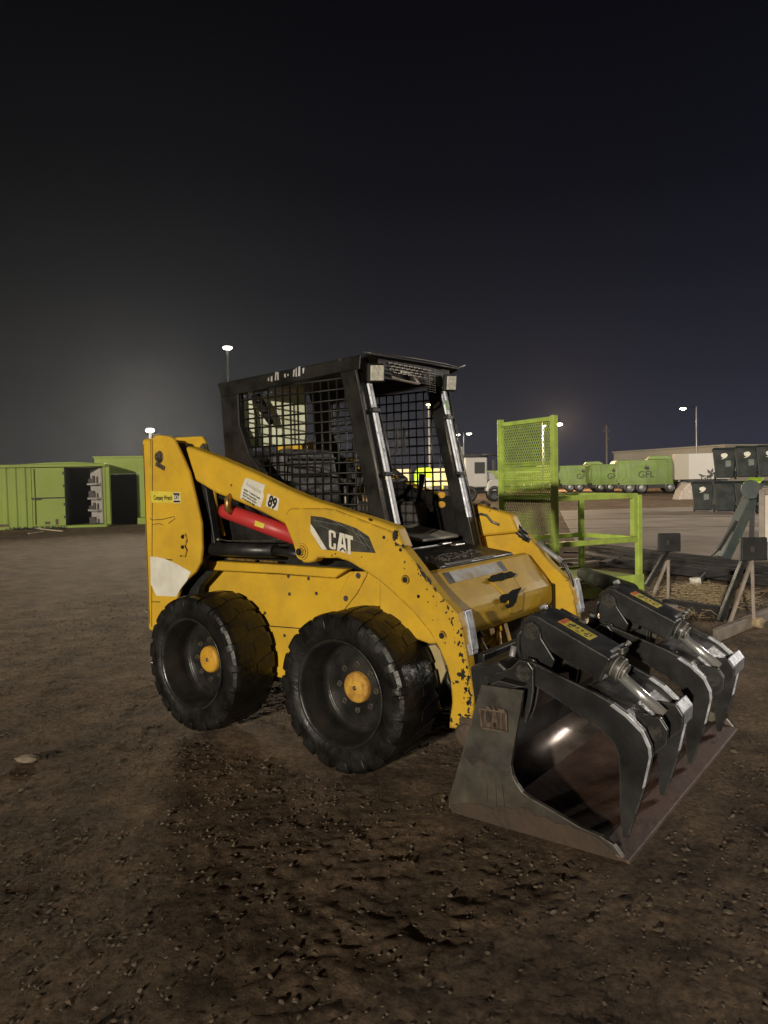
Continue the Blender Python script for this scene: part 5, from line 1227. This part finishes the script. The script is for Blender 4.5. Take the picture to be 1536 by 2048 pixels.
# pale flattish rock in the near left foreground
p = (-0.371, -1.639)
ico = bmesh.new(); bmesh.ops.create_icosphere(ico, subdivisions=3, radius=1)
rr = random.Random(13)
for v in ico.verts:
    v.co *= 1 + .22*(vnoise(np.array([v.co.x*1.7+5]), np.array([v.co.y*1.7+v.co.z*2+9]), 3)[0]-.5)*2; v.co = Vector((v.co.x*.060, v.co.y*.030, v.co.z*.020))
me_ = bpy.data.meshes.new('flat_rock'); ico.to_mesh(me_); me_.materials.append(mat('pale_rock', (.23,.185,.135), .8, var=.2, vscale=20, bump=.4)); o = bpy.data.objects.new('flat_rock', me_); col.objects.link(o)
o.location = (p[0], p[1], .012); o.rotation_euler = (0,0,R(35)); tag(o, 'pale flat rock lying alone in the dirt at the left', 'rock')

# ------------------------------------------------------------------ lamps
def yard_lamp(label, head, r_, m, pole=True, arm=None, light=None, hdir=(0,0)):
    hx, hy, hz = head
    base = (hx + (arm[0] if arm else 0), hy + (arm[1] if arm else 0), 0)
    t = thing('yard_lamp', label, 'lamp', base)
    MB().tube([(0,0,0),(0,0,hz+(.0 if not arm else .2))], [.11,.07], 10).build('pole', 'pole' if pole else 'lamp_body', t)
    L_ = Vector((hx-base[0], hy-base[1], hz))
    if arm: MB().tube([(0,0,hz+.16),(L_.x*.5,L_.y*.5,hz+.18),(L_.x,L_.y,hz+.10)], .03, 8).build('arm', 'lamp_body', t)
    hd = MB().box(-r_*.8,r_*.8,-r_*.5,r_*.5,.03,.12).build('lamp_head', 'lamp_body', t, .02); hd.location = L_; hd.rotation_euler = (0,0,FACE)
    ln = MB().lathe([(0,-r_*.55),(r_*.6,-r_*.42),(r_*.95,-.06),(r_,.02),(0,.025)], (0,0,0), 18, axis='z').build('lens', m, hd)
    return t
yard_lamp('tall yard lamp glowing above the back of the loader cab', (-31.132, 27.111, 9.605), .26, 'lampwhite', pole=False)
yard_lamp('dazzling floodlight just above the loader rear tower', (-28.842, 19.784, 4.249), .20, 'lampflood', pole=False)
yard_lamp('left lamp of the distant pair right of the cab', (-58.353, 98.032, 8.434), .38, 'lampfar')
yard_lamp('right lamp of the distant pair right of the cab', (-56.911, 99.126, 8.553), .42, 'lampfar', arm=(-.7,-.5))
yard_lamp('lamp glowing through the platform mesh', (-41.89, 94.162, 8.662), .32, 'lampfar')
yard_lamp('bright lamp just right of the platform mesh', (-29.807, 71.852, 7.067), .36, 'lampwhite', arm=(-1.5,-.9))
yard_lamp('yard lamp on a long arm above the beige shed', (-23.542, 95.52, 9.746), .36, 'lampwhite', arm=(1.35,1.0))
yard_lamp('warm lamp seen through the guard of the loader cab', (-35.371, 55.192, 8.438), .22, 'lampwarm')
p = (-31.253, 89.607, 7.868)
up_ = thing('utility_pole', 'thin wooden utility pole rising behind the garbage trucks', 'pole', (p[0], p[1], 0))
MB().tube([(0,0,0),(0,0,p[2])], [.16,.12], 10).build('pole_shaft', mat('grey_wood_pole', (.06,.055,.05), .8, var=.2), up_)
MB().box(-.5,.5,-.05,.05,p[2]-.8,p[2]-.68).build('crossarm', 'dark', up_)
MB().tube([(.25,0,p[2]-1.6),(.25,0,p[2]-2.1)], .14, 10).build('transformer', 'dark', up_)

# thin haze volume added to give the lamps a halo
hz = MB().box(-330, 330, -60, 560, -1.2, 60).build('haze', 'dark'); tag(hz, kind='stuff')
hm = bpy.data.materials.new('lamp_halo_haze'); hm.use_nodes = True; n, l = nt(hm); n.clear()
ho = n.new('ShaderNodeOutputMaterial'); hv = n.new('ShaderNodeVolumePrincipled'); hv.inputs['Color'].default_value = (.78,.84,.98,1); hv.inputs['Density'].default_value = 0.00016; hv.inputs['Anisotropy'].default_value = 0.72
l.new(hv.outputs[0], ho.inputs['Volume']); hz.data.materials.clear(); hz.data.materials.append(hm)

# light of the yard's lamps, and of added lights without a fixture
Kc = 39.5
lamp('east_yard_light', 'POINT', (13, 30, 12), Kc*1100*0.24, (1.0, 0.92, 0.80), 2.2)
lamp('bin_yard_light', 'POINT', (14, 42, 9), Kc*500*0.55, (1.0, 0.92, 0.86), .35)
fl = (-28.842, 19.781, 4.199)
lamp('floodlight_beam', 'POINT', (fl[0]+.6, fl[1]-.8, fl[2]-.1), Kc*900*.85, (1.0, 0.87, 0.64), 3.0)
so = (-29.432, 70.875, 6.945)
lamp('truck_row_light', 'POINT', so, Kc*800*.32, (1.0, 0.66, 0.36), .3)
so = (-32.775, 46.876, 3.73)
lamp('trailer_fill_light', 'POINT', (so[0]+3, so[1]-4, so[2]+1.0), Kc*30*2.2, (1.0, 0.80, 0.50), .2)  # added to brighten the trailer; no lamp stands here
